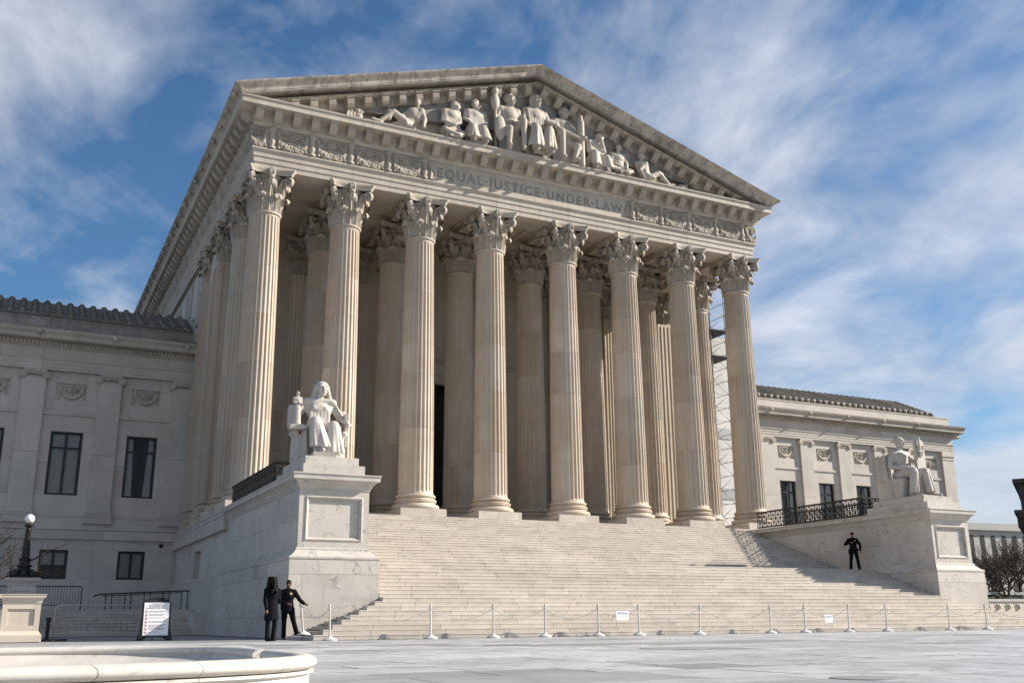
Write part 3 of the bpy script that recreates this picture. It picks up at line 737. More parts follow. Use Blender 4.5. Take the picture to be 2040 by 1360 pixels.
    for k in range(nr+1):
        t = k/nr; yy, zz = y0+(y1-y0)*t, z0+(z1-z0)*t
        pt = MB().box(ra, rb, -.0, ln/nr*1.12, .0, .05); o = pt.build('pan_course', 'tile', CH, loc=(0, yy, zz+.03)); o.rotation_euler = (sl-.05, 0, 0)
    x = 16.55; step = .66
    while x < (xout-.2 if s < 0 else xout-1.7):
        if s < 0:
            for k in range(nr): 
                t = k/nr; obj('cover_tile', COVM, rfm, (px(x), y0+(y1-y0)*t, z0+(z1-z0)*t+.10), rot=(sl, 0, 0))
            obj('ridge_tile', COVM, rfm, (px(x), y1-.02, z1+.12), rot=(sl*.2, 0, 0), scale=(1.15, .6, 1.15))
        else:
            q = MB()
            for k in range(nr+1):
                q.add([tuple(v.co) for v in COVM.vertices], [tuple(p.vertices) for p in COVM.polygons], Matrix.Translation((0, (y1-y0)*k/nr, (z1-z0)*k/nr)) @ Matrix.Rotation(sl, 4, 'X'))
            q.build('cover_tile_row', 'tile', CH, True, 40, (px(x), y0, z0+.10))
            obj('antefix', LION, CH, (px(x), y0-.03, z0+.20), rz=pi/2, scale=(.8, .8, .8))
        x += step
    # body behind the facade so that no light leaks
    if s > 0: box('wing_end_wall', 'wing', CH, xout-.6, xout-.001, YW+.63, YW+26, 0, 16.9); box('wing_end_cornice', 'trim', CH, xout, xout+.9, YW+.31, YW+26, 16.4, 16.9)
    box('wing_mass', 'dark', CH, px(xin+.1), px(xout-.65), YW+2.2, YW+26, 0, 16.9)
    box('wing_mass', 'dark', CH, px(xin+.1), px(xout-.65), YW+.63, YW+2.19, 16.0, 16.9)
wing(-1, 3); wing(1, 7)
for s in (-1, 1):
    gb = MB(); gb.loft([[(s*x, y, z) for y, z in ((13.5, 17.2), (13.5, 17.9), (17.8, 20.0), (17.8, 17.2))] for x in (15.9, 16.06)], True); gb.f += [(0, 1, 2, 3), (7, 6, 5, 4)]
    fixn(gb.build('gable_stone', 'wing', CH))

# ================================================================== STAIRCASE
ST = thing('grand_staircase', 'broad flight of pale marble steps climbing to the portico', 'stairs')
NR = 38; RI = H/NR; TR = .40; Y0 = -18.27
def ry(k): return Y0+TR*k+(2.07 if k >= 19 else 0)
blocks = []; rs2 = random.Random(11)
for k in range(NR):
    half = 16.711-.402*k if k < 8 else 13.475
    y0 = ry(k); y1 = (ry(k+1)+.06) if k < NR-1 else -1.30
    if k == NR-1: y1 = -1.301
    x = -half; first = True
    while x < half-.01:
        w = rs2.uniform(1.8, 2.5)*(.6 if first else 1); first = False
        if half-(x+w) < .9: w = half-x
        blocks.append((k, x, x+w, y0, y1)); x += w
def vis(b):
    p = Vector(((b[1]+b[2])/2, b[3], b[0]*RI))-CAM; d = p.dot(_f); u = p.dot(_r)/d*FPX; return (b[2]-b[1])/d*(1 if abs(u) < 1060 else .1)
order = sorted(range(len(blocks)), key=lambda i: -vis(blocks[i])); keep = set(order[:298]); restb = MB()
def stepblock(mb, b):
    k, x0, x1, y0, y1 = b; z0, z1 = k*RI, (k+1)*RI; g = .006
    pr = [(y0+.010, z0+.003), (y0+.010, z1-.035), (y0, z1-.028), (y0, z1-.012), (y0+.012, z1), (y1, z1), (y1, z0+.003)]
    mb.loft([[(x, y, z) for y, z in pr] for x in (x0+g, x1-g)], True); n = len(pr)
    q = len(mb.v)-2*n; mb.f += [tuple(q+i for i in range(n))[::-1], tuple(q+n+i for i in range(n))]
for i, b in enumerate(blocks):
    if i in keep:
        mb = MB(); stepblock(mb, b); mb.build('step_block', 'step', ST)
    else: stepblock(restb, b)
restb.build('upper_step_blocks', 'step', ST)['kind'] = 'stuff'
core = MB()
for k in range(NR):
    half = 16.711-.402*k-.1 if k < 8 else 13.47
    core.box(-half+.02, half-.02, ry(k)+.12, -1.31 if k >= 8 else -14.7, k*RI-.02 if k else -.4, (k+1)*RI-.05)
core.build('stair_core', 'step', ST)

# ================================================================== STAIR PEDESTALS
def pedestal(s):
    P = thing('stair_pedestal', 'long marble cheek wall and statue pedestal at the %s end of the steps' % ('left' if s < 0 else 'right'), 'pedestal', group='pedestals flanking the steps')
    xi, xo, yf, yb = 13.82, 16.30, -14.336, -2.2; xc = (xi+xo)/2
    def ring(o, yb_=yb): return [(s*(xi-o), yf-o), (s*(xo+o), yf-o), (s*(xo+o), yb_), (s*(xi-o), yb_)]
    def sweep(prof, name, m='pedestal', yb_=yb):
        mb = MB(); mb.loft([[(p[0], p[1], z) for p in ring(o, yb_)] for o, z in prof], True); n = len(prof)
        mb.f += [(0, 1, 2, 3), tuple(4*(n-1)+i for i in range(4))]
        return fixn(mb.build(name, m, P))
    # base courses as separate stones on the outer side and the front
    core = MB().box(s*(xi-.30), s*(xo+.30), yf-.30, yb, 0, 2.5).build('base_core', 'pedestal', P)
    for ci, (z0, z1, cut) in enumerate(((0, .68, (.55,)), (.685, 2.06, (.18,)), (2.065, 2.535, ()))):
        xs_ = [xi-.33]+[xi-.33+(xo-xi+.66)*(c if s > 0 else 1-c) for c in cut]+[xo+.33]
        if ci == 1: xs_ = [xi-.33, xi-.33+(xo-xi+.66)*.86, xo+.33] if s < 0 else [xi-.33, xi-.33+(xo-xi+.66)*.22, xo+.33]
        if ci == 0: xs_ = [xi-.33, xo+.33]
        for a, b in zip(xs_, xs_[1:]): box('base_stone', 'pedestal', P, s*(a+.004), s*(b-.004), yf-.33, yf-.301, z0+.002, z1-.003)
        ys = [yf-.301, -11.6, -8.4, -5.3, yb] if ci != 1 else [yf-.301, -13.0, -10.0, -6.9, -4.0, yb]
        for a, b in zip(ys, ys[1:]):
            box('base_stone', 'pedestal', P, s*(xo+.302), s*(xo+.33), a+.004, b-.004, z0+.002, z1-.003)
            box('base_stone', 'pedestal', P, s*(xi-.302), s*(xi-.33), a+.004, b-.004, z0+.002, z1-.003)
    sweep([(.33, 2.54), (.345, 2.57), (.345, 2.63), (.30, 2.66), (.22, 2.70), (.12, 2.80), (.06, 2.86), (.06, 2.92), (.02, 2.955)], 'base_moulding')
    # die: recessed front panel inside a moulded frame
    sweep([(-.09, 2.95), (-.09, 4.93)], 'die_core')
    fx0, fx1, fz0, fz1 = xi+.22, xo-.22, 3.18, 4.70
    for x0, x1, z0, z1 in ((xi, fx0, 2.956, 4.91), (fx1, xo, 2.956, 4.91), (fx0+.002, fx1-.002, 2.956, fz0), (fx0+.002, fx1-.002, fz1, 4.91)):
        box('die_frame', 'pedestal', P, s*x0, s*x1, yf, yf+.0899, z0, z1)
    mb = MB(); n = 4
    rings = [[(s*(fx0+a), yf+d, fz0+a), (s*(fx1-a), yf+d, fz0+a), (s*(fx1-a), yf+d, fz1-a), (s*(fx0+a), yf+d, fz1-a)] for a, d in ((0, .001), (.02, -.03), (.05, -.035), (.07, .0), (.12, .035), (.13, .07))]
    mb.loft(rings, True); fixn(mb.build('panel_moulding', 'pedestal', P))
    for zz in ((2.956, 3.9), (3.905, 4.91)):
        ys = [yf+.0902, -12.2, -9.6, -7.3, -4.7, yb] if zz[0] < 3 else [yf+.0902, -11.1, -8.3, -5.9, yb]
        for a, b in zip(ys, ys[1:]):
            box('wall_stone', 'pedestal', P, s*(xo-.088), s*xo, a+.004, b-.004, zz[0], zz[1]); box('wall_stone', 'pedestal', P, s*(xi+.088), s*xi, a+.004, b-.004, zz[0], zz[1])
    sweep([(.0, 4.912), (.03, 4.93), (.03, 4.98), (.07, 5.02), (.10, 5.10), (.19, 5.20), (.24, 5.22), (.24, 5.235), (.30, 5.24), (.30, 5.36), (.34, 5.42), (.335, 5.45), (.26, 5.46)], 'crown_moulding')
    # statue plinths
    for a, b, y0, y1, z0, z1, nm in ((xi+.13, xo-.13, yf+.18, -10.35, 5.462, 5.83, 'statue_plinth'), (xi+.27, xo-.27, yf+.48, -10.65, 5.832, 6.15, 'upper_plinth')):
        box(nm, 'pedestal', P, s*a, s*b, y0, y1, z0, z1)
    # rear run of the wall
    for y0, y1 in ((yb+.004, 1.5), (1.51, 5.6)) if s < 0 else ((yb+.004, 4.6), (4.61, 14.0)):
        box('rear_wall', 'pedestal', P, s*13.5, s*16.12, y0, y1, 2.66, 4.91)
    if s < 0:
        box('rear_wall', 'pedestal', P, -13.5, -16.12, 7.61, 14.0, 2.66, 4.91); box('rear_wall', 'pedestal', P, -13.5, -16.12, 5.61, 7.605, 4.12, 4.91)
        box('opening_back', 'pedestal', P, -13.5, -15.5, 5.61, 7.605, 2.66, 4.115)
        box('base_step', 'pedestal', P, -16.3, -17.02, .5, 3.6, 0, 1.0)
    box('rear_base', 'pedestal', P, s*13.5, s*16.60, yb+.004, 14.0, 0, 2.50)
    mb = MB(); mb.loft([[(s*x, y, z) for x, z in ((13.5, 2.503), (16.62, 2.503), (16.62, 2.58), (16.4, 2.62), (16.12, 2.657), (13.5, 2.657))] for y in (yb+.004, 14.0)], True); fixn(mb.build('rear_moulding', 'pedestal', P))
    mb = MB(); mb.loft([[(s*x, y, z) for x, z in ((13.5, 4.912), (16.14, 4.912), (16.2, 5.05), (16.32, 5.2), (16.40, 5.24), (16.40, 5.37), (16.45, 5.44), (13.5, 5.45))] for y in (yb+.004, 14.0)], True); mb.f += [tuple(range(8)), tuple(range(15, 7, -1))]
    fixn(mb.build('rear_crown', 'pedestal', P))
    return P
pedestal(-1); pedestal(1)

# ---- iron railings on the cheek walls
def lattice_mesh(w, h):
    mb = MB(); t = .022
    def bar(a, b, r=t): mb.tube([(a[0], 0, a[1]), (b[0], 0, b[1])], r, 4)
    for r in range(2):
        z0, z1 = h*r/2, h*(r+1)/2; c = (w/2, (z0+z1)/2)
        for q in ((0, z0), (w, z0), (0, z1), (w, z1), (w/2, z0), (w/2, z1), (0, c[1]), (w, c[1])): bar(c, q, .017)
        mb.lathe([(.05, -.02), (.05, .02)], 8, Matrix.Translation((c[0], 0, c[1])) @ Matrix.Rotation(pi/2, 4, 'X'))
        bar((0, z0), (w, z0)); 
    bar((0, h), (w, h)); bar((0, 0), (0, h), .026)
    return mb.mesh('lattice_panel', 'iron')
LAT = lattice_mesh(.40, .80)
def railing(name, label, segs):
    o = thing(name, label, 'railing', group='iron railings beside the portico')
    for (x0, y0), (x1, y1) in segs:
        d = Vector((x1-x0, y1-y0, 0)); n = max(1, round(d.length/.40)); a = math.atan2(d.y, d.x)
        for k in range(n):
            p = Vector((x0, y0, 5.60))+d*(k/n); obj('lattice_panel', LAT, o, p, rz=a, scale=(d.length/n/.40, 1, 1))
        mb = MB(); mb.box(-.04, d.length+.04, -.045, .045, .80, .87); mb.box(-.02, d.length+.02, -.03, .03, -.06, 0); mb.build('handrail', 'iron', o, loc=(x0, y0, 5.60), rz=a)
    return o
for s in (-1, 1):
    railing('iron_railing', 'black iron lattice railing on top of the %s cheek wall behind the statue' % ('left' if s < 0 else 'right'),
            [((s*13.98, -1.85), (s*13.98, -10.1)), ((s*13.98, -10.1), (s*16.15, -10.1)), ((s*16.15, -10.1), (s*16.15, -1.85))])
railing('iron_railing', 'short black lattice railing between the right end columns of the portico', [((16.0, 1.35), (16.0, 2.95))])

# ---- side steps and terrace on the left
SS = thing('side_stairs', 'shaded low marble steps between the lamp pedestal and the left cheek wall', 'stairs')
for k in range(8):
    x = -23.7; j = 0
    while x < -16.62:
        x2 = min(x+2.3+.5*((k+j) % 3), -16.62); mb = MB(); z0, z1 = k*.145, (k+1)*.145; y0 = .9+.38*k; y1 = y0+.44 if k < 7 else 14.05
        pr = [(y0+.02, z0), (y0+.02, z1-.05), (y0, z1-.04), (y0, z1), (y1, z1), (y1, z0)]
        if k == 7: y1 = y0+.9; pr = [(y0+.02, z0), (y0+.02, z1-.05), (y0, z1-.04), (y0, z1), (y1, z1), (y1, z0)]
        mb.loft([[(xx, y, z) for y, z in pr] for xx in (x+.004, x2-.004)], True); mb.f += [tuple(range(6))[::-1], tuple(range(6, 12))]
        mb.build('step_block', 'step', SS); x = x2; j += 1
box('terrace', 'slab', SS, -34, -16.62, 4.47, 14.04, -.1, 1.155)
box('terrace_return', 'pedestal', SS, -34, -23.72, .9, 4.465, -.1, 1.155)

# ================================================================== FIGURES
def V(*a): return Vector(a)
def hand(mb, w, d, side, s, curl=.5):
    """five-fingered hand at wrist w pointing along d"""
    d = Vector(d).normalized(); sd_ = d.cross(V(0, 0, 1)); sd_ = sd_.normalized() if sd_.length > .1 else V(1, 0, 0)
    dn = sd_.cross(d).normalized()*-1 if sd_.cross(d).z > 0 else sd_.cross(d).normalized()
    c = Vector(w)+d*.05*s; mb.cap_(w, Vector(w)+d*.085*s, .030*s, .036*s, 8)
    for k, (o, l) in enumerate(((-.030, .070), (-.010, .082), (.010, .078), (.029, .060))):
        a = Vector(w)+d*.09*s+sd_*o*s; b = a+(d*(1-curl*.5)+dn*curl*.5)*l*.55*s; e = b+(d*(1-curl)+dn*curl)*l*.5*s
        mb.cap_(a, b, .0105*s, .0095*s, 6); mb.cap_(b, e, .0095*s, .008*s, 6)
    a = Vector(w)+d*.03*s-sd_*side*.03*s; b = a-sd_*side*.03*s+d*.035*s+dn*.01*s; mb.cap_(a, b, .013*s, .011*s, 6); mb.cap_(b, b+d*.03*s+dn*.012*s, .011*s, .009*s, 6)
def head_(mb, h, face, s, nose=True):
    """h: head centre, face: facing direction"""
    f = Vector(face).normalized(); a = math.atan2(f.y, f.x)+pi/2
    q = Matrix.Translation(h) @ Matrix.Rotation(a, 4, 'Z')
    P = lambda x, y, z: q @ V(x*s, y*s, z*s)
    mb.ell(P(0, .012, .025), (.076*s, .096*s, .098*s), (0, 0, a)); mb.ell(P(0, -.03, -.045), (.058*s, .062*s, .075*s), (0, 0, a))
    mb.ell(P(0, -.062, -.092), (.026*s, .024*s, .024*s)); mb.cap_(P(0, -.088, .03), P(0, -.112, -.028), .010*s, .017*s, 6)
    mb.cap_(P(-.05, -.078, .045), P(.05, -.078, .045), .014*s, .014*s, 6); mb.cap_(P(-.022, -.088, -.06), P(.022, -.088, -.06), .011*s, .011*s, 6)
    for x in (-1, 1): mb.ell(P(x*.074, .015, -.005), (.012*s, .024*s, .034*s), (0, 0, a)); mb.ell(P(x*.045, -.066, -.02), (.024*s, .022*s, .022*s))
def torso(mb, J, s, k=1.0):
    pel, ch, nk = Vector(J['pel']), Vector(J['chest']), Vector(J['neck']); a = J.get('turn', 0)
    w = pel.lerp(ch, .5)
    mb.ell(pel, (.165*s*k, .115*s*k, .12*s*k), (0, 0, a)); mb.ell(w, (.140*s*k, .10*s*k, .16*s*k), (0, 0, a)); mb.ell(ch, (.168*s*k, .118*s*k, .165*s*k), (0, 0, a))
    mb.cap_(J['shl'], J['shr'], .070*s*k, .070*s*k, 10)
    for sh in ('shl', 'shr'): mb.cap_(J[sh], ch.lerp(Vector(J[sh]), .3)-V(0, 0, .12*s), .072*s*k, .10*s*k, 10); mb.cap_(nk+V(0, 0, .0), Vector(J[sh]).lerp(nk, .35), .055*s*k, .055*s*k, 8)
def arms(mb, J, s, k=1.0, which='lr'):
    for c in which:
        mb.cap_(J['sh'+c], J['el'+c], .060*s*k, .046*s*k, 10); mb.cap_(J['el'+c], J['wr'+c], .047*s*k, .033*s*k, 10)
def legs(mb, J, s, k=1.0):
    for c in 'lr':
        hp, kn, an = Vector(J['hp'+c]), Vector(J['kn'+c]), Vector(J['an'+c])
        mb.cap_(hp, kn, .092*s*k, .062*s*k, 10); mb.cap_(kn, an, .060*s*k, .042*s*k, 10); mb.ell(kn.lerp(an, .3)+V(0, .018*s, 0), (.055*s*k, .058*s*k, .12*s*k))
def feet(mb, J, s, k=1.0):
    for c in 'lr':
        an, to = Vector(J['an'+c]), Vector(J['to'+c]); d = (to-an); d.z = 0; d.normalize()
        mb.cap_(an, an-V(0, 0, .045*s), .042*s*k, .045*s*k, 8); mb.cap_(an-d*.03*s-V(0, 0, .05*s), to, .042*s*k, .032*s*k, 8); mb.cap_(an-V(0, 0, .02*s), to+V(0, 0, .012*s), .036*s, .02*s, 8)
def whole(J, s, k=1.0, hands=True, hs=1.0):
    mb = MB(); torso(mb, J, s, k); arms(mb, J, s, k); legs(mb, J, s, k); feet(mb, J, s, k)
    mb.cap_(Vector(J['neck'])-V(0, 0, .02*s), J['head'], .058*s, .052*s, 10); head_(mb, J['head'], J['face'], s*hs)
    if hands:
        for c, sg in (('l', 1), ('r', -1)): hand(mb, J['wr'+c], Vector(J.get('hd'+c, Vector(J['wr'+c])-Vector(J['el'+c]))), sg, s)
    return mb
def SEAT(s, o=(0, 0, 0), **kw):
    J = dict(pel=V(0, 0, .56), chest=V(0, .01, .93), neck=V(0, 0, 1.12), head=V(0, -.03, 1.29), face=V(0, -1, 0), shl=V(.195, .02, 1.05), shr=V(-.195, .02, 1.05),
             ell=V(.27, -.04, .78), elr=V(-.27, -.04, .78), wrl=V(.22, -.26, .68), wrr=V(-.22, -.26, .68), hpl=V(.10, -.02, .54), hpr=V(-.10, -.02, .54),
             knl=V(.135, -.48, .58), knr=V(-.135, -.48, .58), anl=V(.135, -.47, .11), anr=V(-.135, -.47, .11), tol=V(.15, -.68, .04), tor=V(-.15, -.68, .04))
    J.update({k: V(*v) for k, v in kw.items()})
    return {k: (v*s+V(*o) if k not in ('face', 'hdl', 'hdr') else v) for k, v in J.items()}
def skirt(mb, J, s, seed=1, folds=9, full=1.0):
    """drapery over the legs of a seated figure"""
    r = random.Random(seed)
    for c in 'lr':
        hp, kn, an = J['hp'+c], J['kn'+c], J['an'+c]
        mb.cap_(hp, kn, .135*s, .088*s, 10); mb.cap_(kn, an.lerp(kn, .12), .085*s, .075*s*full, 10)
        for k in range(folds):
            a = -3.0+k*(3.0/folds)*1.0+r.uniform(-.1, .1); q = V(math.cos(a), math.sin(a)*1.0, 0)
            mb.cap_(kn+q*.085*s-V(0, 0, .02*s), an.lerp(kn, .08)+q*(.095+.035*r.random())*s*full, .018*s, .028*s, 6)
        for k in range(5):
            t = k/5; mb.cap_(hp.lerp(kn, t)+V(-.07*s, 0, .10*s*(1-t)), hp.lerp(kn, t+.16)+V(.08*s, 0, .06*s*(1-t)), .018*s, .016*s, 6)
    kl, kr, al, ar = J['knl'], J['knr'], J['anl'], J['anr']
    for k in range(8):
        t = (k+.5)/8; a = kl.lerp(kr, t)+V(0, .07*s, -.03*s-.10*s*math.sin(t*pi)); b = al.lerp(ar, t)+V(0, .09*s, -.02*s); mb.cap_(a, b, .035*s, .042*s, 6)

# ---- statue of a veiled seated woman (left)
def statue_woman():
    s = 2.14; T = thing('seated_statue', 'white marble statue of a veiled seated woman holding a small figure, on the left pedestal', 'statue', (-15.06, -11.75, 6.15), group='statues beside the steps')
    T.rotation_euler = (0, 0, R(-7)); T.scale = (1.16, 1.0, 1.03)
    J = SEAT(s, head=(.03, -.04, 1.30), face=(.22, -1, -.1), ell=(.33, .0, .80), wrl=(.40, -.24, .70), elr=(-.33, -.02, .78), wrr=(-.34, -.27, .62), hdl=(.1, -1, -.6), hdr=(.2, -1, -.2),
             knl=(.17, -.47, .60), knr=(-.10, -.50, .66), anl=(.19, -.46, .11), anr=(-.03, -.52, .20), tol=(.20, -.66, .05), tor=(0, -.72, .15))
    mb = whole(J, s, 1.1, True, 1.12); skirt(mb, J, s, 2, 10, 1.25)
    h = J['head']
    for k in range(11):                                        # veil falling to the shoulders
        a = .10+k*(pi-.2)/10; q = V(math.cos(a)*1.12, .95*math.sin(a)+.12, 0)
        mb.cap_(h+V(0, .02*s, .06*s)+q*.075*s, h+q*(.105*s)+V(0, .03*s, -.10*s), .035*s, .035*s, 8); mb.cap_(h+q*.105*s+V(0, .03*s, -.10*s), h+q*.15*s+V(0, .05*s, -.26*s), .035*s, .04*s, 8)
    mb.ell(h+V(0, .035*s, .06*s), (.105*s, .10*s, .092*s))
    mb.ell(J['chest']+V(0, -.04*s, .0), (.19*s, .12*s, .16*s)); mb.ell(J['pel']+V(0, -.05*s, .14*s), (.18*s, .13*s, .16*s)); mb.cap_(J['shr']+V(0, -.04*s, .03*s), J['shl']+V(0, -.04*s, .03*s), .07*s, .07*s, 10)
    for x in (-.075, .075): mb.ell(J['chest']+V(x*s, -.125*s, .02*s), (.06*s, .035*s, .055*s))
    for k in range(6):                                        # folds of the cloak over chest and arms
        t = k/5; mb.cap_(J['chest']+V((-.13+.26*t)*s, -.115*s, -.03*s), J['pel']+V((-.13+.26*t)*s, -.15*s, .06*s), .030*s, .036*s, 6)
        mb.cap_(J['shl']+V(.02*s, -.05*s+.03*s*k, .04*s), J['ell']+V(.06*s, -.05*s+.03*s*k, -.04*s), .026*s, .035*s, 6)
        mb.cap_(J['shr']+V(-.02*s, -.05*s+.03*s*k, .04*s), J['elr']+V(-.05*s, -.05*s+.03*s*k, -.06*s), .026*s, .035*s, 6)
    mb.cap_(J['pel']+V(-.2*s, -.10*s, .04*s), J['pel']+V(.2*s, -.12*s, .06*s), .05*s, .05*s, 8)
    for k in range(7):                                        # cloth hanging at the right side of the seat
        mb.cap_(V(-.22-.02*k, -.36+.05*k, .50)*s, V(-.20-.03*k, -.38+.05*k, .10)*s, .03*s, .035*s, 6)
        mb.cap_(V(.28+.012*k, -.34+.05*k, .50)*s, V(.29+.014*k, -.36+.05*k, .05)*s, .028*s, .03*s, 6)
    obj('figure', remesh(mb, .024, 'figure', 'statue', 1), T)
    ch = MB(); ch.box(-.36*s, .36*s, -.30*s, .36*s, 0, .46*s); ch.box(-.36*s, .36*s, .20*s, .36*s, .46*s, 1.02*s); ch.box(-.43*s, -.26*s, .12*s, .40*s, .66*s, 1.04*s); ch.box(.26*s, .43*s, .12*s, .40*s, .60*s, .98*s)
    for x in (-1, 1): ch.cap_((x*.36*s, -.26*s, .50*s), (x*.36*s, .2*s, .54*s), .06*s, .06*s, 8)
    obj('throne', remesh(ch, .05, 'throne', 'statue', 1), T)
    MB().box(-.32, .34, -1.62, -.55, 0, .24).build('foot_block', 'statue', T)
    bk = MB().box(-.25*s, .25*s, -.02*s, .02*s, 0, .40*s); MB().box(-.46*s, -.26*s, -.46*s, -.18*s, .52*s, .60*s).build('law_book', 'statue', T)
    MB().box(.37*s, .42*s, -.26*s, .10*s, .30*s, .86*s).build('tablet', 'statue', T)
    s2 = .62; sm = MB()                                     # statuette of Justice standing on the book
    J2 = dict(pel=V(0, 0, .95), chest=V(0, 0, 1.3), neck=V(0, 0, 1.5), head=V(0, -.02, 1.68), face=V(.8, -.6, 0), shl=V(.17, 0, 1.43), shr=V(-.17, 0, 1.43), ell=V(.2, -.08, 1.15), elr=V(-.2, -.08, 1.15),
              wrl=V(.05, -.2, 1.2), wrr=V(-.05, -.2, 1.15), hpl=V(.08, 0, .9), hpr=V(-.08, 0, .9), knl=V(.09, -.02, .5), knr=V(-.09, -.02, .5), anl=V(.09, 0, .1), anr=V(-.09, 0, .1), tol=V(.1, -.15, .04), tor=V(-.1, -.15, .04))
    J2 = {k: (v*s2 if k != 'face' else v) for k, v in J2.items()}
    sm = whole(J2, s2, 1.1, False)
    for k in range(12):
        a = k*2*pi/12; sm.cap_(J2['pel']+V(math.cos(a)*.13, math.sin(a)*.1, .02)*s2, V(math.cos(a)*.17, math.sin(a)*.14, .03)*s2, .05*s2, .06*s2, 6)
    obj('statuette', remesh(sm, .024, 'statuette', 'statue', 1), T, (-.36*s, -.32*s, .60*s), scale=(1, 1, 1.12))
    return T
statue_woman()
def statue_man():
    s = 2.16; T = thing('seated_statue', 'white marble statue of a bare-chested seated man with a tall tablet, on the right pedestal', 'statue', (15.06, -11.75, 6.15), group='statues beside the steps')
    T.rotation_euler = (0, 0, R(4)); T.scale = (1.08, 1.05, 1.04)
    J = SEAT(s, head=(-.01, -.06, 1.30), face=(.35, -1, 0), elr=(-.30, .02, .74), wrr=(-.12, -.28, .70), hdr=(1, -.7, 0), ell=(.34, -.14, .86), wrl=(.33, -.34, 1.02), hdl=(0, -.3, 1),
             knl=(.18, -.50, .60), knr=(-.15, -.46, .60), anl=(.21, -.55, .12), anr=(-.17, -.40, .10), tol=(.24, -.78, .05), tor=(-.18, -.62, .04))
    mb = whole(J, s, 1.25, True, 1.12)
    for x in (-.085, .085): mb.ell(J['chest']+V(x*s, -.085*s, .06*s), (.088*s, .05*s, .065*s))
    for k in range(3):
        for x in (-.04, .04): mb.ell(J['pel'].lerp(J['chest'], .25+.22*k)+V(x*s, -.09*s, 0), (.04*s, .03*s, .045*s))
    skirt(mb, J, s, 5, 8, .9)
    for k in range(7):                                        # mantle over the left shoulder and behind
        mb.cap_(J['shl']+V((-.12+.035*k)*s, -.07*s, .05*s), J['pel']+V((.02+.03*k)*s, -.12*s, .06*s), .020*s, .022*s, 6)
        mb.cap_(V(-.25+.02*k, .12+.03*k, 1.0)*s, V(-.28+.02*k, .06+.05*k, .45)*s, .035*s, .045*s, 6)
        mb.cap_(V(-.16+.03*k, -.40+.02*k, .52)*s, V(-.20+.035*k, -.36+.03*k, .08)*s, .03*s, .035*s, 6)
    mb.cap_(J['pel']+V(-.19*s, -.06*s, -.01*s), J['pel']+V(.19*s, -.10*s, .02*s), .06*s, .06*s, 8)
    h = J['head']
    for k in range(14):
        a = k*2*pi/14; mb.ell(h+V(math.cos(a)*.07*s, .03*s+math.sin(a)*.08*s, .08*s), (.03*s, .03*s, .03*s), seg=6, rings=4)
    obj('figure', remesh(mb, .024, 'figure', 'statue', 1), T)
    ch = MB(); ch.taper((0, .06*s), .66*s, .62*s, .70*s, .74*s, 0, .46*s); ch.box(-.34*s, .34*s, .26*s, .40*s, .46*s, 1.0*s); ch.cap_((-.22*s, .33*s, .93*s), (.22*s, .33*s, .93*s), .12*s, .12*s, 12); [ch.cap_((-.34*s, (.12+.06*k)*s, (1.0-.03*k)*s), (-.35*s, (.10+.07*k)*s, .46*s), .035*s, .05*s, 6) for k in range(4)]
    obj('throne', remesh(ch, .05, 'throne', 'statue', 1), T)
    tb_ = MB(); tb_.box(-.14*s, .14*s, -.035*s, .035*s, 0, .62*s); tb_.lathe([(.14*s, -.035*s), (.14*s, .035*s)], 20, Matrix.Translation((0, 0, .62*s)) @ Matrix.Rotation(pi/2, 4, 'X'))
    fixn(tb_.build('tablet', 'statue', T, loc=(.31*s, -.30*s, .60*s)))
    MB().cap_((0, 0, 0), (0, 0, .40*s), .022*s, .026*s).box(-.08*s, .08*s, -.02*s, .02*s, .12*s, .15*s).ell((0, 0, .42*s), (.03*s, .03*s, .035*s)).build('sword_hilt', 'statue', T, True, loc=(.25*s, -.37*s, .95*s))
    MB().box(-.75, .75, -1.72, -.5, 0, .07).build('foot_block', 'statue', T)
statue_man()

# ---- pediment sculpture
def pfig(x, J, s, mb_extra=None, y=-1.28, z=FLOOR, sk=True, seed=1, voxel=.045, chair=True, wide=1.0, k=1.2, nm='pediment_figure'):
    mb = whole(J, s, k, True, 1.28)
    if sk: skirt(mb, J, s, seed, 8, 1.25)
    if chair: mb.box(-.26*s, .26*s, -.10*s, .25*s, 0, .48*s)
    if mb_extra: mb_extra(mb, J, s)
    return obj(nm, remesh(mb, voxel, nm, 'pedfig', 1), CH, (x, y, z), scale=(1.10 if s > 2.3 else 1.25, 1, 1.03))
def front(s, **kw):
    J = SEAT(s, **kw)
    for k in J:
        if k not in ('face', 'hdl', 'hdr'): J[k].y = J[k].y*.62
    return J
def drape(mb, J, s):
    for k in range(7): mb.cap_(J['shr']+V(.05*k*s, -.08*s, .03*s), J['pel']+V((-.16+.06*k)*s, -.14*s, .02*s), .02*s, .026*s, 6)
def crown(mb, J, s):
    drape(mb, J, s); h = J['head']
    for k in range(9):
        a = k*2*pi/9; q = V(math.cos(a), math.sin(a), 0); mb.cap_(h+q*.085*s+V(0, 0, .06*s), h+q*.10*s+V(0, 0, .15*s), .016*s, .006*s, 6)
    mb.cap_(h+V(-.1*s, 0, .05*s), h+V(-.11*s, .02*s, -.22*s), .035*s, .03*s, 6); mb.cap_(h+V(.1*s, 0, .05*s), h+V(.11*s, .02*s, -.22*s), .035*s, .03*s, 6)
    mb.box(.02*s, .22*s, -.42*s, -.30*s, .66*s, .74*s)
pfig(.02, front(2.86, face=(.35, -1, 0), ell=(.28, -.1, .8), wrl=(.14, -.42, .74), elr=(-.3, -.1, .78), wrr=(-.24, -.4, .62)), 2.86, crown, seed=3)
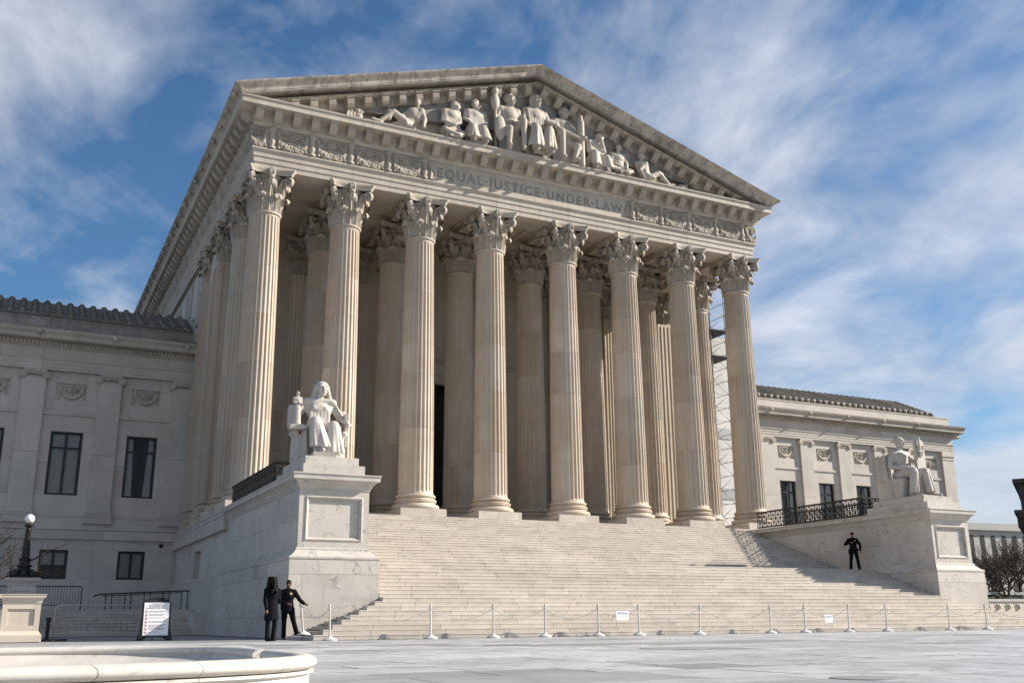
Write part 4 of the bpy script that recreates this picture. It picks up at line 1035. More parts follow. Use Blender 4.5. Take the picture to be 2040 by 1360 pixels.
def staff(mb, J, s): mb.cap_(V(-.34*s, -.10*s, .05*s), V(-.36*s, -.12*s, 1.42*s), .03*s, .035*s, 8); mb.ell(V(-.36*s, -.12*s, 1.36*s), (.08*s, .07*s, .12*s)); mb.ell(V(-.36*s, -.12*s, 1.1*s), (.10*s, .08*s, .2*s)); mb.ell(V(-.30*s, -.24*s, .45*s), (.12*s, .06*s, .3*s))
def helm(mb, J, s): staff(mb, J, s); mb.cap_(J['head']+V(0, -.06*s, .11*s), J['head']+V(0, .1*s, .08*s), .03*s, .03*s, 6)
pfig(-1.72, front(2.62, face=(.8, -.8, 0), ell=(.3, -.06, .8), wrl=(.02, -.3, .72), elr=(-.28, -.05, .80), wrr=(-.30, -.22, .70), knl=(.2, -.48, .72), knr=(-.12, -.5, .46), anl=(.2, -.5, .12), anr=(-.12, -.44, .08)), 2.62, helm, sk=False, seed=4)
def fasces(mb, J, s):
    for k in range(9): a = k*2*pi/9; mb.cap_(V(.34*s+.055*s*math.cos(a), -.2*s+.055*s*math.sin(a), 0), V(.34*s+.055*s*math.cos(a), -.2*s+.055*s*math.sin(a), 1.06*s), .024*s, .024*s, 6)
    mb.ell(V(.34*s, -.2*s, 1.14*s), (.055*s, .06*s, .10*s)); drape(mb, J, s)
pfig(1.82, front(2.62, face=(.5, -1, 0), head=(.03, -.04, 1.28), ell=(.26, -.16, .74), wrl=(.34, -.4, .68), elr=(-.18, -.2, .84), wrr=(.26, -.42, .62), hdr=(1, -.3, 0), knl=(.22, -.46, .40), knr=(-.16, -.5, .66)), 2.62, fasces, sk=False, seed=5)
def toga(mb, J, s):
    for k in range(12): mb.cap_(J['shr']+V((.01+.012*k)*s, -.06*s, .04*s-.02*s*k), V((-.18+.034*k)*s, -.22*s, .04*s), .026*s, .042*s, 6)
    drape(mb, J, s)
pfig(-3.86, front(2.02, face=(-.6, -1, 0), knl=(.12, -.40, .5), knr=(-.14, -.42, .5)), 2.02, toga, seed=6)
def think(mb, J, s): toga(mb, J, s); mb.ell(J['head']+V(0, 0, -.12*s), (.05*s, .05*s, .07*s))
pfig(-5.35, front(1.74, head=(.10, -.08, 1.27), face=(1, -.35, -.1), chest=(.02, -.02, .92), ell=(.24, -.16, .68), wrl=(.10, -.36, .58), elr=(-.26, -.1, .66), wrr=(-.04, -.40, .52), knl=(.30, -.34, .26), knr=(-.22, -.4, .28), anl=(.04, -.46, .12), anr=(.05, -.5, .10), pel=(0, 0, .42), hpl=(.12, 0, .40), hpr=(-.12, 0, .40)), 1.74, think, seed=7)
pfig(4.08, front(1.86, head=(.12, -.08, 1.24), face=(.7, -1, -.2), chest=(.02, 0, .9), ell=(.22, -.2, .74), wrl=(.12, -.3, 1.08), hdl=(0, 0, 1), elr=(-.24, -.1, .68), wrr=(.0, -.36, .7), knl=(.22, -.46, .5), anl=(.26, -.44, .1)), 1.86, toga, seed=8)
pfig(5.72, front(1.66, face=(-.7, -1, 0), pel=(0, 0, .36), chest=(0, 0, .78), neck=(0, 0, .98), head=(.02, -.03, 1.17), shl=(.2, .01, .9), shr=(-.2, .01, .9), ell=(.27, -.06, .58), elr=(-.27, -.06, .58), wrl=(.18, -.34, .36), wrr=(-.06, -.36, .38), hpl=(.1, 0, .34), hpr=(-.1, 0, .34), knl=(.3, -.4, .24), knr=(-.3, -.4, .24), anl=(.06, -.48, .1), anr=(-.06, -.5, .1)), 1.66, None, seed=9)
def recl(x, s, flip, face, seed, up=1.0):
    """figure lying along the cornice with the trunk raised; flip=+1: legs to the left"""
    f = flip
    J = dict(pel=V(0, 0, .20), chest=V(.16*f, -.02, .52*up), neck=V(.22*f, -.02, .72*up), head=V(.24*f, -.06, .90*up), face=V(*face), shl=V(.22*f+.12, -.10, .64*up), shr=V(.22*f-.14, .04, .66*up), ell=V(.40*f+.02, -.16, .38), elr=V(.05*f-.2, -.05, .42),
             wrl=V(.34*f, -.3, .16), wrr=V(-.1*f, -.18, .22), hpl=V(-.02*f, -.08, .2), hpr=V(-.02*f, .08, .2), knl=V(-.42*f, -.12, .44), knr=V(-.42*f, .08, .16), anl=V(-.78*f, -.12, .12), anr=V(-.84*f, .02, .08), tol=V(-.98*f, -.14, .12), tor=V(-1.02*f, .0, .10))
    J = {k: (v*s if k != 'face' else v) for k, v in J.items()}
    mb = whole(J, s, 1.42, True, 1.2)
    for k in range(6): mb.cap_(J['pel']+V((.1-.05*k)*f*s, -.12*s, .06*s), J['knr']+V((.14-.06*k)*f*s, -.12*s, -.08*s), .03*s, .035*s, 6)
    mb.box(-.3*s, .3*s, -.1*s, .1*s, 0, .12*s)
    return obj('pediment_figure', remesh(mb, .045, 'pediment_figure', 'pedfig', 1), CH, (x, -1.28, FLOOR))
recl(-7.95, 2.12, 1, (-.3, -1, 0), 1, 1.0)
recl(7.75, 1.85, -1, (.8, -.8, -.3), 2, 1.05)
vm = MB(); rv = random.Random(8); vm.lathe([(.10, 0), (.16, .05), (.09, .10), (.20, .22), (.27, .38), (.22, .46)], 14)
for k in range(46): a = rv.uniform(0, 2*pi); q = rv.uniform(0, .28); vm.ell((q*math.cos(a), q*math.sin(a), .48+rv.uniform(0, .3)), (.07, .07, .07), seg=6, rings=4)
vm.ell((-.45, 0, .3), (.22, .2, .3)); vm.ell((.55, -.1, .14), (.2, .16, .14))
for k in range(20): a = rv.uniform(0, 2*pi); vm.ell((-.45+.2*math.cos(a), -.15, .32+.24*math.sin(a)), (.07, .07, .07), seg=6, rings=4)
vm.box(-.75, .25, -.3, .3, 0, .10); obj('pediment_urn', remesh(vm, .035, 'pediment_urn', 'pedfig', 1), CH, (-10.75, -1.25, FLOOR))
um = MB(); um.ell((0, 0, .25), (.32, .28, .27)); um.box(.30, .42, -.1, .1, 0, .62); um.ell((.75, 0, .16), (.25, .2, .16)); um.box(-.4, 1.2, -.28, .28, 0, .06)
obj('pediment_urn', remesh(um, .04, 'pediment_urn', 'pedfig', 1), CH, (10.35, -1.25, FLOOR))

# ================================================================== PEOPLE
def STAND(**kw):
    J = dict(pel=V(0, 0, .96), chest=V(0, 0, 1.30), neck=V(0, .01, 1.50), head=V(0, -.02, 1.665), face=V(0, -1, 0), shl=V(.185, .01, 1.43), shr=V(-.185, .01, 1.43), ell=V(.24, .02, 1.14), elr=V(-.24, .02, 1.14),
             wrl=V(.25, -.08, .90), wrr=V(-.25, -.08, .90), hpl=V(.09, 0, .92), hpr=V(-.09, 0, .92), knl=V(.11, -.02, .50), knr=V(-.11, -.02, .50), anl=V(.12, .02, .09), anr=V(-.12, .02, .09), tol=V(.15, -.17, .035), tor=V(-.15, -.17, .035))
    J.update({k: V(*v) for k, v in kw.items()}); return J
def person(label, loc, rz, J, jacket, trousers, skin, long_coat=False, extra=None, gloves=None):
    P = thing('person', label, 'person', loc, rz)
    body = whole(J, 1.0, .94); obj('body', remesh(body, .014, 'body', skin, 2), P)
    jk = MB(); torso(jk, J, 1.0, 1.18); 
    for c in 'lr':
        sh, el, wr = J['sh'+c], J['el'+c], J['wr'+c]; jk.cap_(sh, el, .082, .066, 10); jk.cap_(el, el.lerp(wr, .93), .066, .052, 10)
        for t in (.35, .6, .85): jk.ell(sh.lerp(el, t), (.078, .078, .022), seg=10, rings=5)
    hem = .62 if long_coat else .86
    for k in range(14):
        a = k*2*pi/14; q = V(math.cos(a), math.sin(a), 0); jk.cap_(J['pel'].lerp(J['chest'], .35)+V(q.x*.12, q.y*.085, 0), V(J['pel'].x+q.x*(.17 if long_coat else .145), J['pel'].y+q.y*(.145 if long_coat else .11), hem), .055, .05, 8)
    nk = J['neck']
    for k in range(12):
        a = k*2*pi/12; jk.ell(nk+V(.068*math.cos(a), .068*math.sin(a), .005), (.030, .030, .045), seg=8, rings=5)
    obj('jacket', remesh(jk, .016, 'jacket', jacket, 2), P)
    tr = MB(); legs(tr, J, 1.0, 1.22); tr.ell(J['pel']-V(0, 0, .03), (.165, .125, .12))
    for c in 'lr': tr.cap_(J['kn'+c], J['an'+c]-V(0, 0, .01), .076, .072, 10); tr.ell(J['kn'+c].lerp(J['an'+c], .6), (.08, .08, .03)); tr.ell(J['kn'+c].lerp(J['an'+c], .88), (.083, .083, .03))
    obj('trousers', remesh(tr, .016, 'trousers', trousers, 2), P)
    sh = MB(); feet(sh, J, 1.0, 1.18)
    for v in range(len(sh.v)): x, y, z = sh.v[v]; sh.v[v] = (x, y, z)
    obj('shoes', remesh(sh, .012, 'shoes', 'shoe', 1), P)
    if extra: extra(P, J)
    return P
def woman_x(P, J):
    hr = MB(); h = J['head']; r = random.Random(2)
    for k in range(90):
        a = r.uniform(0, 2*pi); t = r.uniform(0, 1)
        q = V(math.cos(a)*(.10+.05*t), .045+math.sin(a)*(.105+.05*t), .13-.42*t)
        q = Matrix.Rotation(R(118), 3, 'Z') @ q
        hr.ell(h+q, (.048, .048, .06), seg=7, rings=5)
    obj('hair', remesh(hr, .018, 'hair', 'hair', 1), P)
def man_x(P, J):
    h = J['head']; hr = MB(); hr.ell(h+V(0, .018, .05), (.082, .098, .085)); hr.box(h.x-.2, h.x+.2, h.y-.3, h.y+.3, h.z-.3, h.z+.03) if 0 else None
    m = remesh(hr, .014, 'hair', 'hair', 1)
    obj('hair', m, P)
    f = J['face'].normalized(); a = math.atan2(f.y, f.x)+pi/2
    g_ = MB(); 
    for x in (-1, 1): g_.ell((x*.034, -.088, .022), (.028, .012, .020), seg=10, rings=6)
    g_.tube([(-.075, -.02, .03), (-.06, -.08, .03), (.06, -.08, .03), (.075, -.02, .03)], .006, 5); g_.build('sunglasses', 'shoe', P, True, loc=h, rz=a)
    MB().ell((0, 0, 0), (.034, .012, .042)).build('badge', 'badge', P, True, loc=J['chest']+V(.075, -.155, .07))
    bl = MB(); bl.lathe([(.165, -.03), (.172, 0), (.165, .03)], 24); o = bl.build('belt', 'shoe', P, True, loc=J['pel']+V(0, 0, -.055)); o.scale = (1, .78, 1)
    MB().box(-.03, .03, -.03, .03, -.09, .09).build('radio', 'shoe', P, loc=J['pel']+V(-.19, -.02, .02))
MAN = STAND(face=(-.25, -1, 0), ell=(.36, -.02, 1.18), wrl=(.50, -.10, 1.07), hdl=(1, -.2, -.4), elr=(-.25, .0, 1.13), wrr=(-.03, -.24, 1.06), hdr=(1, -.3, 0), knl=(.20, -.04, .53), anl=(.30, .0, .235), tol=(.44, -.12, .18), hpl=(.10, 0, .93), anr=(-.08, .02, .09), knr=(-.09, -.02, .5), tor=(-.06, -.18, .035))
person('officer in dark uniform and sunglasses resting one hand on a white post', (-17.05, -16.45, 0), R(-14), MAN, 'navy', 'blackcloth', 'skin', False,
       lambda P, J: (man_x(P, J), MB().ell((0, 0, 0), (.055, .04, .035)).ell((.04, -.01, -.012), (.04, .032, .02)).build('glove', 'glove', P, True, loc=J['wrl']+V(.045, -.01, -.01))))
WOM = STAND(face=(.8, .42, 0), ell=(.24, .06, 1.13), wrl=(.12, .20, 1.02), elr=(-.23, -.03, 1.12), wrr=(-.19, -.08, .88), anl=(.10, .03, .09), anr=(-.10, -.02, .09), tol=(.22, .12, .035), tor=(.06, -.14, .035))
person('person with long black hair in a knee-length dark coat, seen from behind', (-17.85, -17.75, 0), R(10), WOM, 'navy', 'greycloth', 'skin', True, woman_x)
def off3_x(P, J):
    h = J['head']; c = MB(); c.ell(h+V(0, .01, .055), (.092, .105, .075)); c.cap_(h+V(-.04, -.10, .055), h+V(.04, -.10, .055), .025, .025, 8); c.ell(h+V(0, -.12, .048), (.07, .06, .012))
    obj('cap', remesh(c, .014, 'cap', 'blackcloth', 1), P)
    for x, z in ((.08, .08),): MB().ell((0, 0, 0), (.022, .01, .028)).build('badge', 'badge', P, True, loc=J['chest']+V(x, -.15, z))
    bl = MB(); bl.lathe([(.172, -.035), (.18, 0), (.172, .035)], 24); o = bl.build('belt', 'shoe', P, True, loc=J['pel']+V(0, 0, .0)); o.scale = (1, .8, 1)
    MB().box(-.04, .04, -.05, .05, -.16, .06).build('holster', 'shoe', P, loc=J['pel']+V(-.20, 0, -.04)); MB().box(-.03, .03, -.04, .04, -.05, .08).build('radio', 'shoe', P, loc=J['pel']+V(.20, 0, .0))
OFF = STAND(face=(.25, -1, 0), elr=(-.36, .0, 1.22), wrr=(-.14, -.20, 1.28), hdr=(1, -.1, .1), ell=(.34, .04, 1.18), wrl=(.30, -.02, .90), anl=(.19, .02, .09), anr=(-.19, .02, .09), knl=(.15, -.02, .5), knr=(-.15, -.02, .5), tol=(.26, -.17, .035), tor=(-.26, -.17, .035))
o3 = person('officer in black uniform and cap standing on the landing by the right cheek wall', (12.85, -10.25, 19*RI), R(-38), OFF, 'blackcloth', 'blackcloth', 'skin2', False, off3_x); o3.scale = (1.04, 1.04, 1.04)

# ================================================================== STANCHIONS AND CHAINS
sb = MB().lathe([(.215, 0), (.215, .03), (.18, .055), (.11, .085), (.06, .11), (.045, .13)], 24).mesh('base', 'white', True, 40)
spm = MB().lathe([(.029, .13), (.025, .94), (.040, .945), (.040, .965), (.025, .97), (.036, .995), (.026, 1.03), (.008, 1.045)], 14).mesh('post', 'white', True, 40)
shm = MB().tube([(.03, 0, .90), (.07, 0, .92), (.08, 0, .89), (.05, 0, .87)], .008, 5).tube([(-.03, 0, .90), (-.07, 0, .92), (-.08, 0, .89), (-.05, 0, .87)], .008, 5).mesh('hook', 'white', True)
PXS = [(657, 1275), (858, 1272), (983, 1270), (1086, 1269), (1193, 1267), (1274, 1266), (1394, 1264), (1536, 1261), (1605, 1260), (1692, 1258.5), (1768, 1257.5), (1893, 1255.5), (1968, 1254.5)]
posts = [(-16.55, -16.55, RI, -7)]
rp = random.Random(4)
for px, py in PXS:
    d = _f+_r*((px-1020)/FPX)-_u*((py-680)/FPX); yy = -18.68+rp.uniform(-.06, .04); t = (yy-CAM.y)/d.y; posts.append(((CAM+d*t).x, yy, 0, rp.uniform(-1.2, 1.2)))
posts.append((16.4, -18.6, 0, 0))
posts[1] = (*posts[1][:3], -2.5); posts[7] = (*posts[7][:3], 4.0); posts[10] = (*posts[10][:3], 2.4)
LAB = ['white post under the officer\'s hand, standing on the bottom step', 'white post at the left corner of the bottom step, next to the officers']
ordw = ['third', 'fourth', 'fifth', 'sixth', 'seventh', 'eighth', 'ninth', 'tenth', 'eleventh', 'twelfth', 'thirteenth', 'fourteenth']
for i, (x, y, z, lean) in enumerate(posts):
    if i < 2: lab = LAB[i]
    elif i == 14: lab = 'white post at the far right end of the chain line'
    elif i == 7: lab = 'leaning white post, eighth from the left along the steps'
    else: lab = 'white chain post, %s from the left along the bottom step' % ordw[i-2]
    t = thing('stanchion', lab, 'post', (x, y, z), group='white posts along the bottom step')
    obj('base', sb, t); 
    for m_, nm in ((spm, 'post'), (shm, 'hook')): o = obj(nm, m_, t); o.rotation_euler = (0, R(lean), 0)
def chain(p, q, sag, label):
    mb = MB(); p, q = Vector(p), Vector(q); n = int((q-p).length*1.12/.055)
    pt = lambda t: p.lerp(q, t)-V(0, 0, sag*4*t*(1-t))
    for k in range(n):
        a, b = pt(k/n), pt((k+1)/n); c = (a+b)/2; d = (b-a); m = d.to_track_quat('X', 'Z').to_matrix().to_4x4(); m.translation = c
        if k % 2: m = m @ Matrix.Rotation(pi/2, 4, 'X')
        l = d.length*.62; w = .014
        ring = [(l*math.cos(u), w*1.5*math.sin(u), 0) for u in [2*pi*i/6 for i in range(7)]]
        b2 = MB().tube(ring, .0075, 4, cap=False); mb.add(b2.v, b2.f, m)
    tag(mb.build('barrier_chain', 'white', None, True), label, 'chain', 'white chains between the posts')
pairs = list(zip(posts, posts[1:]))
nice = ['post under the officer\'s hand and the corner post', 'corner post and the third post']+['%s and %s posts from the left' % (ordw[i], ordw[i+1]) for i in range(11)]+['last two posts on the right']
for (a, b), nm in zip(pairs, nice):
    l = math.hypot(a[0]-b[0], a[1]-b[1]); A = (a[0]+math.sin(R(a[3]))*.9, a[1], a[2]+.89); B = (b[0]+math.sin(R(b[3]))*.9, b[1], b[2]+.89)
    chain(A, B, min(.42, .13+.09*l), 'white plastic chain hanging between the '+nm)
def chain_sign(px, py, w, h, label, m):
    d = _f+_r*((px-1020)/FPX)-_u*((py-680)/FPX); yy = -18.70; p = CAM+d*((yy-CAM.y)/d.y)
    t = thing('chain_sign', label, 'sign', p, R(4), 'small signs on the chains')
    MB().box(-w/2, w/2, -.006, .006, -h/2, h/2).build('board', m, t); MB().box(-w*.42, w*.42, -.009, -.0065, h*.12, h*.36).build('heading', 'ink' if 0 else 'label_blue', t)
    for z in (-.10, -.28): MB().box(-w*.38, w*.38, -.009, -.0065, h*z, h*z+.012).build('text_line', 'label_blue', t)
    for x in (-.3, .3): MB().tube([(x*w, 0, h/2), (x*w, 0, h/2+.09)], .006, 4).build('hanger', 'white', t)
chain_sign(1240, 1225, .50, .30, 'small grey sign hanging from the chain in the middle of the steps', 'panel')
chain_sign(1651, 1231, .40, .27, 'small pale sign hanging from the chain on the right half of the steps', 'panel')

# ================================================================== FORECOURT CLUTTER (LEFT)
def sandwich_board():
    T = thing('sandwich_board', 'black A-frame board with a white notice of prohibited items', 'sign', (-20.46, -12.95, 0), R(-3)); T.scale = (.90, .92, .93)
    w, h = 1.02, 1.46
    for s in (-1, 1):
        mb = MB(); tilt = R(9)*s
        out = [(-w/2-.08, 0), (-w/2+.10, .0), (-w/2+.22, .10), (0, .13), (w/2-.22, .10), (w/2-.10, 0), (w/2+.08, 0), (w/2-.02, .42), (w/2-.02, h-.22), (w/2-.10, h-.10), (w/2-.30, h-.02), (0, h), (-w/2+.30, h-.02), (-w/2+.10, h-.10), (-w/2+.02, h-.22), (-w/2+.02, .42)]
        mb.loft([[(x, y, z) for x, z in out] for y in (-.03, .03)], True); n = len(out)
        for i in range(0, 1): pass
        mb.f += [tuple(range(n)), tuple(range(2*n-1, n-1, -1))]
        o = mb.build('frame', 'black_plastic', T, loc=(0, s*.235, 0)); fixn(o); o.rotation_euler = (tilt, 0, 0)
        if s < 0:
            b = MB().box(-.43, .43, -.045, -.031, .16, 1.27).build('notice', 'panel', o)
            for i, (txt, z) in enumerate((('PLEASE NOTE', 1.205), ('THE FOLLOWING ITEMS', 1.155), ('ARE PROHIBITED INSIDE', 1.105), ('THE SUPREME COURT BUILDING', 1.055))):
                cu = bpy.data.curves.new('heading', 'FONT'); cu.body = txt; cu.size = .052; cu.align_x = 'CENTER'; cu.extrude = .001
                q = bpy.data.objects.new('heading', cu); COL.objects.link(q); me = bpy.data.meshes.new_from_object(q.evaluated_get(bpy.context.evaluated_depsgraph_get())); bpy.data.objects.remove(q)
                me.materials.clear(); me.materials.append(M['ink']); obj('heading', me, b, (0, -.047, z), rot=(pi/2, 0, 0))
            for k in range(7):
                z = .96-.118*k
                MB().lathe([(.042, -.001), (.048, -.001), (.048, .001), (.042, .001), (.042, -.001)], 20, Matrix.Translation((-.345, -.048, z)) @ Matrix.Rotation(pi/2, 4, 'X'), cap=False).build('prohibition_mark', 'red', b)
                MB().box(-.045, .045, -.001, .001, -.004, .004, Matrix.Translation((-.345, -.0485, z)) @ Matrix.Rotation(R(45), 4, 'Y')).build('prohibition_bar', 'red', b)
                MB().ell((-.345, -.046, z), (.02, .002, .022), seg=8, rings=5).build('pictogram', 'ink', b)
                mb = MB()
                for j in range((2, 2, 1, 2, 3, 2, 1)[k]): l = (.58, .5, .44)[j]*(1 if k != 6 else .6); mb.box(-.26, -.26+l, -.0475, -.0455, z+.018-.036*j, z+.030-.036*j)
                mb.build('text_line', 'ink', b)
sandwich_board()
def barricade(label, x0, x1, y, z, m, h, w, mesh, group='crowd barricades'):
    T = thing('crowd_barricade', label, 'barricade', (x0, y, z), 0, group); l = x1-x0; r = .13
    pts = [(0, 0, 0), (0, 0, h-r)]+[(r-r*math.cos(a), 0, h-r+r*math.sin(a)) for a in (.4, .8, 1.2, pi/2)]+[(l-r+r*math.sin(a), 0, h-r+r*math.cos(a)) for a in (0, .4, .8, 1.2)]+[(l, 0, h-r), (l, 0, 0)]
    MB().tube(pts, .024, 8).build('frame', m, T, True); MB().tube([(0, 0, w), (l, 0, w)], .018, 6).build('lower_rail', m, T, True)
    n = int(l/(.20 if mesh else .13))
    for k in range(1, n): MB().tube([(l*k/n, 0, w), (l*k/n, 0, h-.01)], .009, 5).build('upright', m, T, True)
    if mesh:
        for k in range(1, 6): zz = w+(h-w)*k/6*.92; MB().tube([(.0, .012, zz), (l, .012, zz)], .007, 5).build('cross_wire', m, T, True)
    for x in (.03, l-.03): MB().tube([(x, -.26, .02), (x, .26, .02)], .02, 6).build('foot', m, T, True)
    return T
barricade('pale galvanised mesh barricade in front of the shaded side steps', -23.40, -20.35, -11.6, 0, 'galv', 1.12, .28, True)
barricade('dark steel barricade on the terrace behind the lamp pedestal', -25.6, -21.55, 5.6, 1.155, 'iron', 1.12, .24, False)
def handrail():
    T = thing('handrail', 'black pipe handrail on posts along the terrace below the left wing', 'railing', (-20.95, 5.0, 1.155))
    MB().tube([(-.12, 0, .62), (0, 0, .70), (.2, 0, .74), (4.0, 0, .92), (4.3, 0, .92)], .035, 8).build('rail', 'iron', T, True); MB().tube([(.3, .12, .66), (4.0, .12, .84)], .022, 6).build('rail', 'iron', T, True)
    for k in range(5):
        x = .45+k*.88
        for dx in (0, .28): MB().tube([(x+dx, 0, 0), (x+dx, 0, .74+.046*(x+dx))], .024, 6).build('post', 'iron', T, True)
handrail()
def bollard():
    T = thing('rubber_post', 'short black post with a flat rubber foot behind the pale stone pedestal', 'post', (-23.55, -10.9, 0))
    MB().lathe([(.06, .04), (.06, .62), (.085, .63), (.085, .72), (.04, .75)], 14).build('post', 'black_plastic', T, True, 40); MB().box(-.14, .62, -.16, .16, 0, .055).build('foot', 'black_plastic', T)
bollard()
def stone_pier(label, x, y, w, h, m, dep, panel=True):
    T = thing('stone_pier', label, 'pedestal', (x, y, 0), group='stone piers by the lamp')
    def sq(o, z): return [(sx*(w/2+o), sy*(dep/2+o), z) for sx, sy in ((-1, -1), (1, -1), (1, 1), (-1, 1))]
    def sw(pr, nm): mb = MB(); mb.loft([sq(o, z) for o, z in pr], True); n = len(pr); mb.f += [(0, 1, 2, 3), tuple(4*(n-1)+i for i in range(4))]; fixn(mb.build(nm, m, T))
    sw([(.10, 0), (.10, .20), (.085, .21), (.085, .22), (.05, .26), (.02, .30), (0, .33)], 'base'); sw([(-.05, .33), (-.05, h-.28)], 'die_core')
    f = .16
    for x0, x1, z0, z1 in ((-w/2, -w/2+f, .332, h-.282), (w/2-f, w/2, .332, h-.282), (-w/2+f+.001, w/2-f-.001, .332, .332+f), (-w/2+f+.001, w/2-f-.001, h-.282-f, h-.282)):
        box('die_frame', m, T, x0, x1, -dep/2, -dep/2+.0499, z0, z1)
    for s in (-1, 1): box('die_side', m, T, s*(w/2-.0499), s*w/2, -dep/2+.0502, dep/2, .332, h-.282)
    sw([(0, h-.28), (.02, h-.27), (.03, h-.20), (.07, h-.12), (.11, h-.10), (.11, h-.03), (.13, h-.02), (.13, h), (0, h+.002)], 'cap')
    return T
stone_pier('sunlit cream marble pier standing beside the fountain at the far left', -24.42, -12.2, 1.08, 1.43, 'block', 1.1)
stone_pier('cream marble pier cut by the left edge of the picture', -25.78, -12.25, 1.24, 1.40, 'block', 1.1)
stone_pier('grey shaded marble pedestal carrying the black lamp post', -24.42, -8.0, .90, 2.10, 'pedestal', .9)
def lamp():
    T = thing('street_lamp', 'black ornate lamp post with a white globe on a marble pedestal', 'lamp', (-24.42, -8.0, 2.103))
    mb = MB(); mb.lathe([(.36, 0), (.38, .06), (.34, .12), (.27, .17)], 8)
    for k in range(8): a = k*pi/4; mb.ell((.36*math.cos(a), .36*math.sin(a), .13), (.11, .11, .12), seg=8, rings=6); mb.ell((.26*math.cos(a), .26*math.sin(a), .24), (.07, .07, .08), seg=8, rings=6)
    mb.build('foot', 'iron', T, True, 50)
    mb = MB(); mb.lathe([(.21, .17), (.20, .36), (.27, .40), (.27, .44), (.19, .47), (.17, .54), (.20, .60), (.22, .66), (.16, .70)], 16); mb.build('base_drum', 'iron', T, True, 50)
    mb = MB(); mb.lathe([(.13, .70), (.14, .86), (.12, 1.0), (.125, 1.05), (.085, 1.65), (.10, 1.68), (.075, 1.71), (.08, 1.76), (.17, 1.83), (.17, 1.86), (.07, 1.90), (.07, 1.93)], 16)
    for k in range(5):
        for j in range(6): a = j*pi/3+k*.5; mb.ell((.115*math.cos(a), .115*math.sin(a), .80+.05*k), (.025, .025, .045), seg=6, rings=5)
    mb.build('shaft', 'iron', T, True, 50)
    MB().ell((0, 0, 2.07), (.165, .165, .165), seg=28, rings=18).build('globe', 'globe', T, True)
lamp()

# ================================================================== FOUNTAIN BASIN (FOREGROUND)
def basin():
    T = thing('fountain_basin', 'low white marble fountain basin with a rounded rim in the left foreground', 'fountain')
    C = V(-28.2, -38.05, 0); A_, B_ = 5.52, 3.10; ex = 4.6; n = 160
    def P(t, o):
        c, s = math.cos(t), math.sin(t); return (C.x+math.copysign(abs(c)**(2/ex), c)*(A_+o), C.y+math.copysign(abs(s)**(2/ex), s)*(B_+o))
    zr = .272
    rim = [(-.02+.095*math.cos(a), zr-.056+.056*math.sin(a)) for a in [2*pi*k/14 for k in range(14)]]
    cuts = [0, .9, 1.5, 2.1, 3.0, 4.0, 4.85, 5.12, 5.33, 5.62, 2*pi]
    for a, b in zip(cuts, cuts[1:]):
        m = max(10, int((b-a)*40)); rows = []
        for k in range(m+1):
            t = a+.0011+(b-a-.0022)*k/m; rows.append([(*P(t, o), z) for o, z in rim])
        mb = MB(); mb.loft(rows, True); q = len(rim); mb.f += [tuple(range(q)), tuple(range(len(mb.v)-1, len(mb.v)-q-1, -1))]; o_ = fixn(mb.build('rim_stone', 'basin', T, True, 60))
        rows = []
        for k in range(m+1):
            t = a+.0011+(b-a-.0022)*k/m; rows.append([(*P(t, o), z) for o, z in ((-.10, .16), (.05, .16), (.05, .14), (.032, .132), (.02, .12), (.02, -.03), (-.10, -.03))])
        mb = MB(); mb.loft(rows, True); mb.f += [tuple(range(7)), tuple(range(len(mb.v)-1, len(mb.v)-8, -1))]; fixn(mb.build('wall_stone', 'basin', T))
    mb = MB(); rows = [[(*P(2*pi*k/n, o), z) for k in range(n)] for o, z in ((-.10, .19), (-.14, .15), (-.5, .07), (-1.2, .03), (-2.6, .015))]
    mb.loft(rows, True); mb.f.append(tuple(range(len(mb.v)-n, len(mb.v)))); fixn(mb.build('bowl', 'basin', T, True))
basin()

# ================================================================== SCAFFOLD
def scaffold():
    T = thing('scaffold_tower', 'steel scaffold tower with plank decks and pale sheeting right of the portico', 'scaffold', (20.2, 9.2, 0))
    w, d, z0, z1 = 2.6, 1.8, -.02, 24.2
    box('sheeting', 'sheet', T, -.3, 4.0, 1.95, 2.0, 1.0, 21.4)
    for x in (-w/2, -.05, w/2):
        for y in (0, d): MB().tube([(x, y, z0), (x, y, z1)], .035, 6).build('standard', 'steel_dark', T, True)
    z = 2.4; k = 0
    while z < z1:
        mb = MB()
        for y in (0, d):
            mb.tube([(-w/2-.2, y, z), (w/2+.2, y, z)], .026, 5); a, b = (-w/2, -.05) if k % 2 else (-.05, -w/2); mb.tube([(a, y, z), (b, y, z+1.0)], .02, 5); mb.tube([(-.05 if k % 2 else w/2, y, z), (w/2 if k % 2 else -.05, y, z+1.0)], .02, 5)
        for x in (-w/2, -.05, w/2): mb.tube([(x, -.15, z+.1), (x, d+.15, z+.1)], .024, 5)
        mb.tube([(-w/2, 0, z), (-w/2, d, z+1)], .02, 5); mb.build('brace_set', 'steel_dark', T, True); z += 1.0; k += 1
    for zz in (19.2, 21.2):
        for j in range(5): box('deck_plank', 'darkstone', T, -w/2-.25, w/2+.25, -.25+.46*j, .19+.46*j, zz, zz+.06)
    for zz in (9.0, 13.5): box('toe_board', 'galv', T, -.28, 2.8, 1.90, 1.945, zz, zz+.8)
scaffold()

cmo = thing('security_camera', 'small black dome camera on the wall below the left wing windows', 'camera', (-17.02, YW-.30, 4.86))
MB().ell((0, 0, 0), (.13, .13, .13)).build('dome', 'black_plastic', cmo, True); MB().tube([(0, 0, 0), (0, .30, .05)], .03, 6).build('bracket', 'black_plastic', cmo, True)

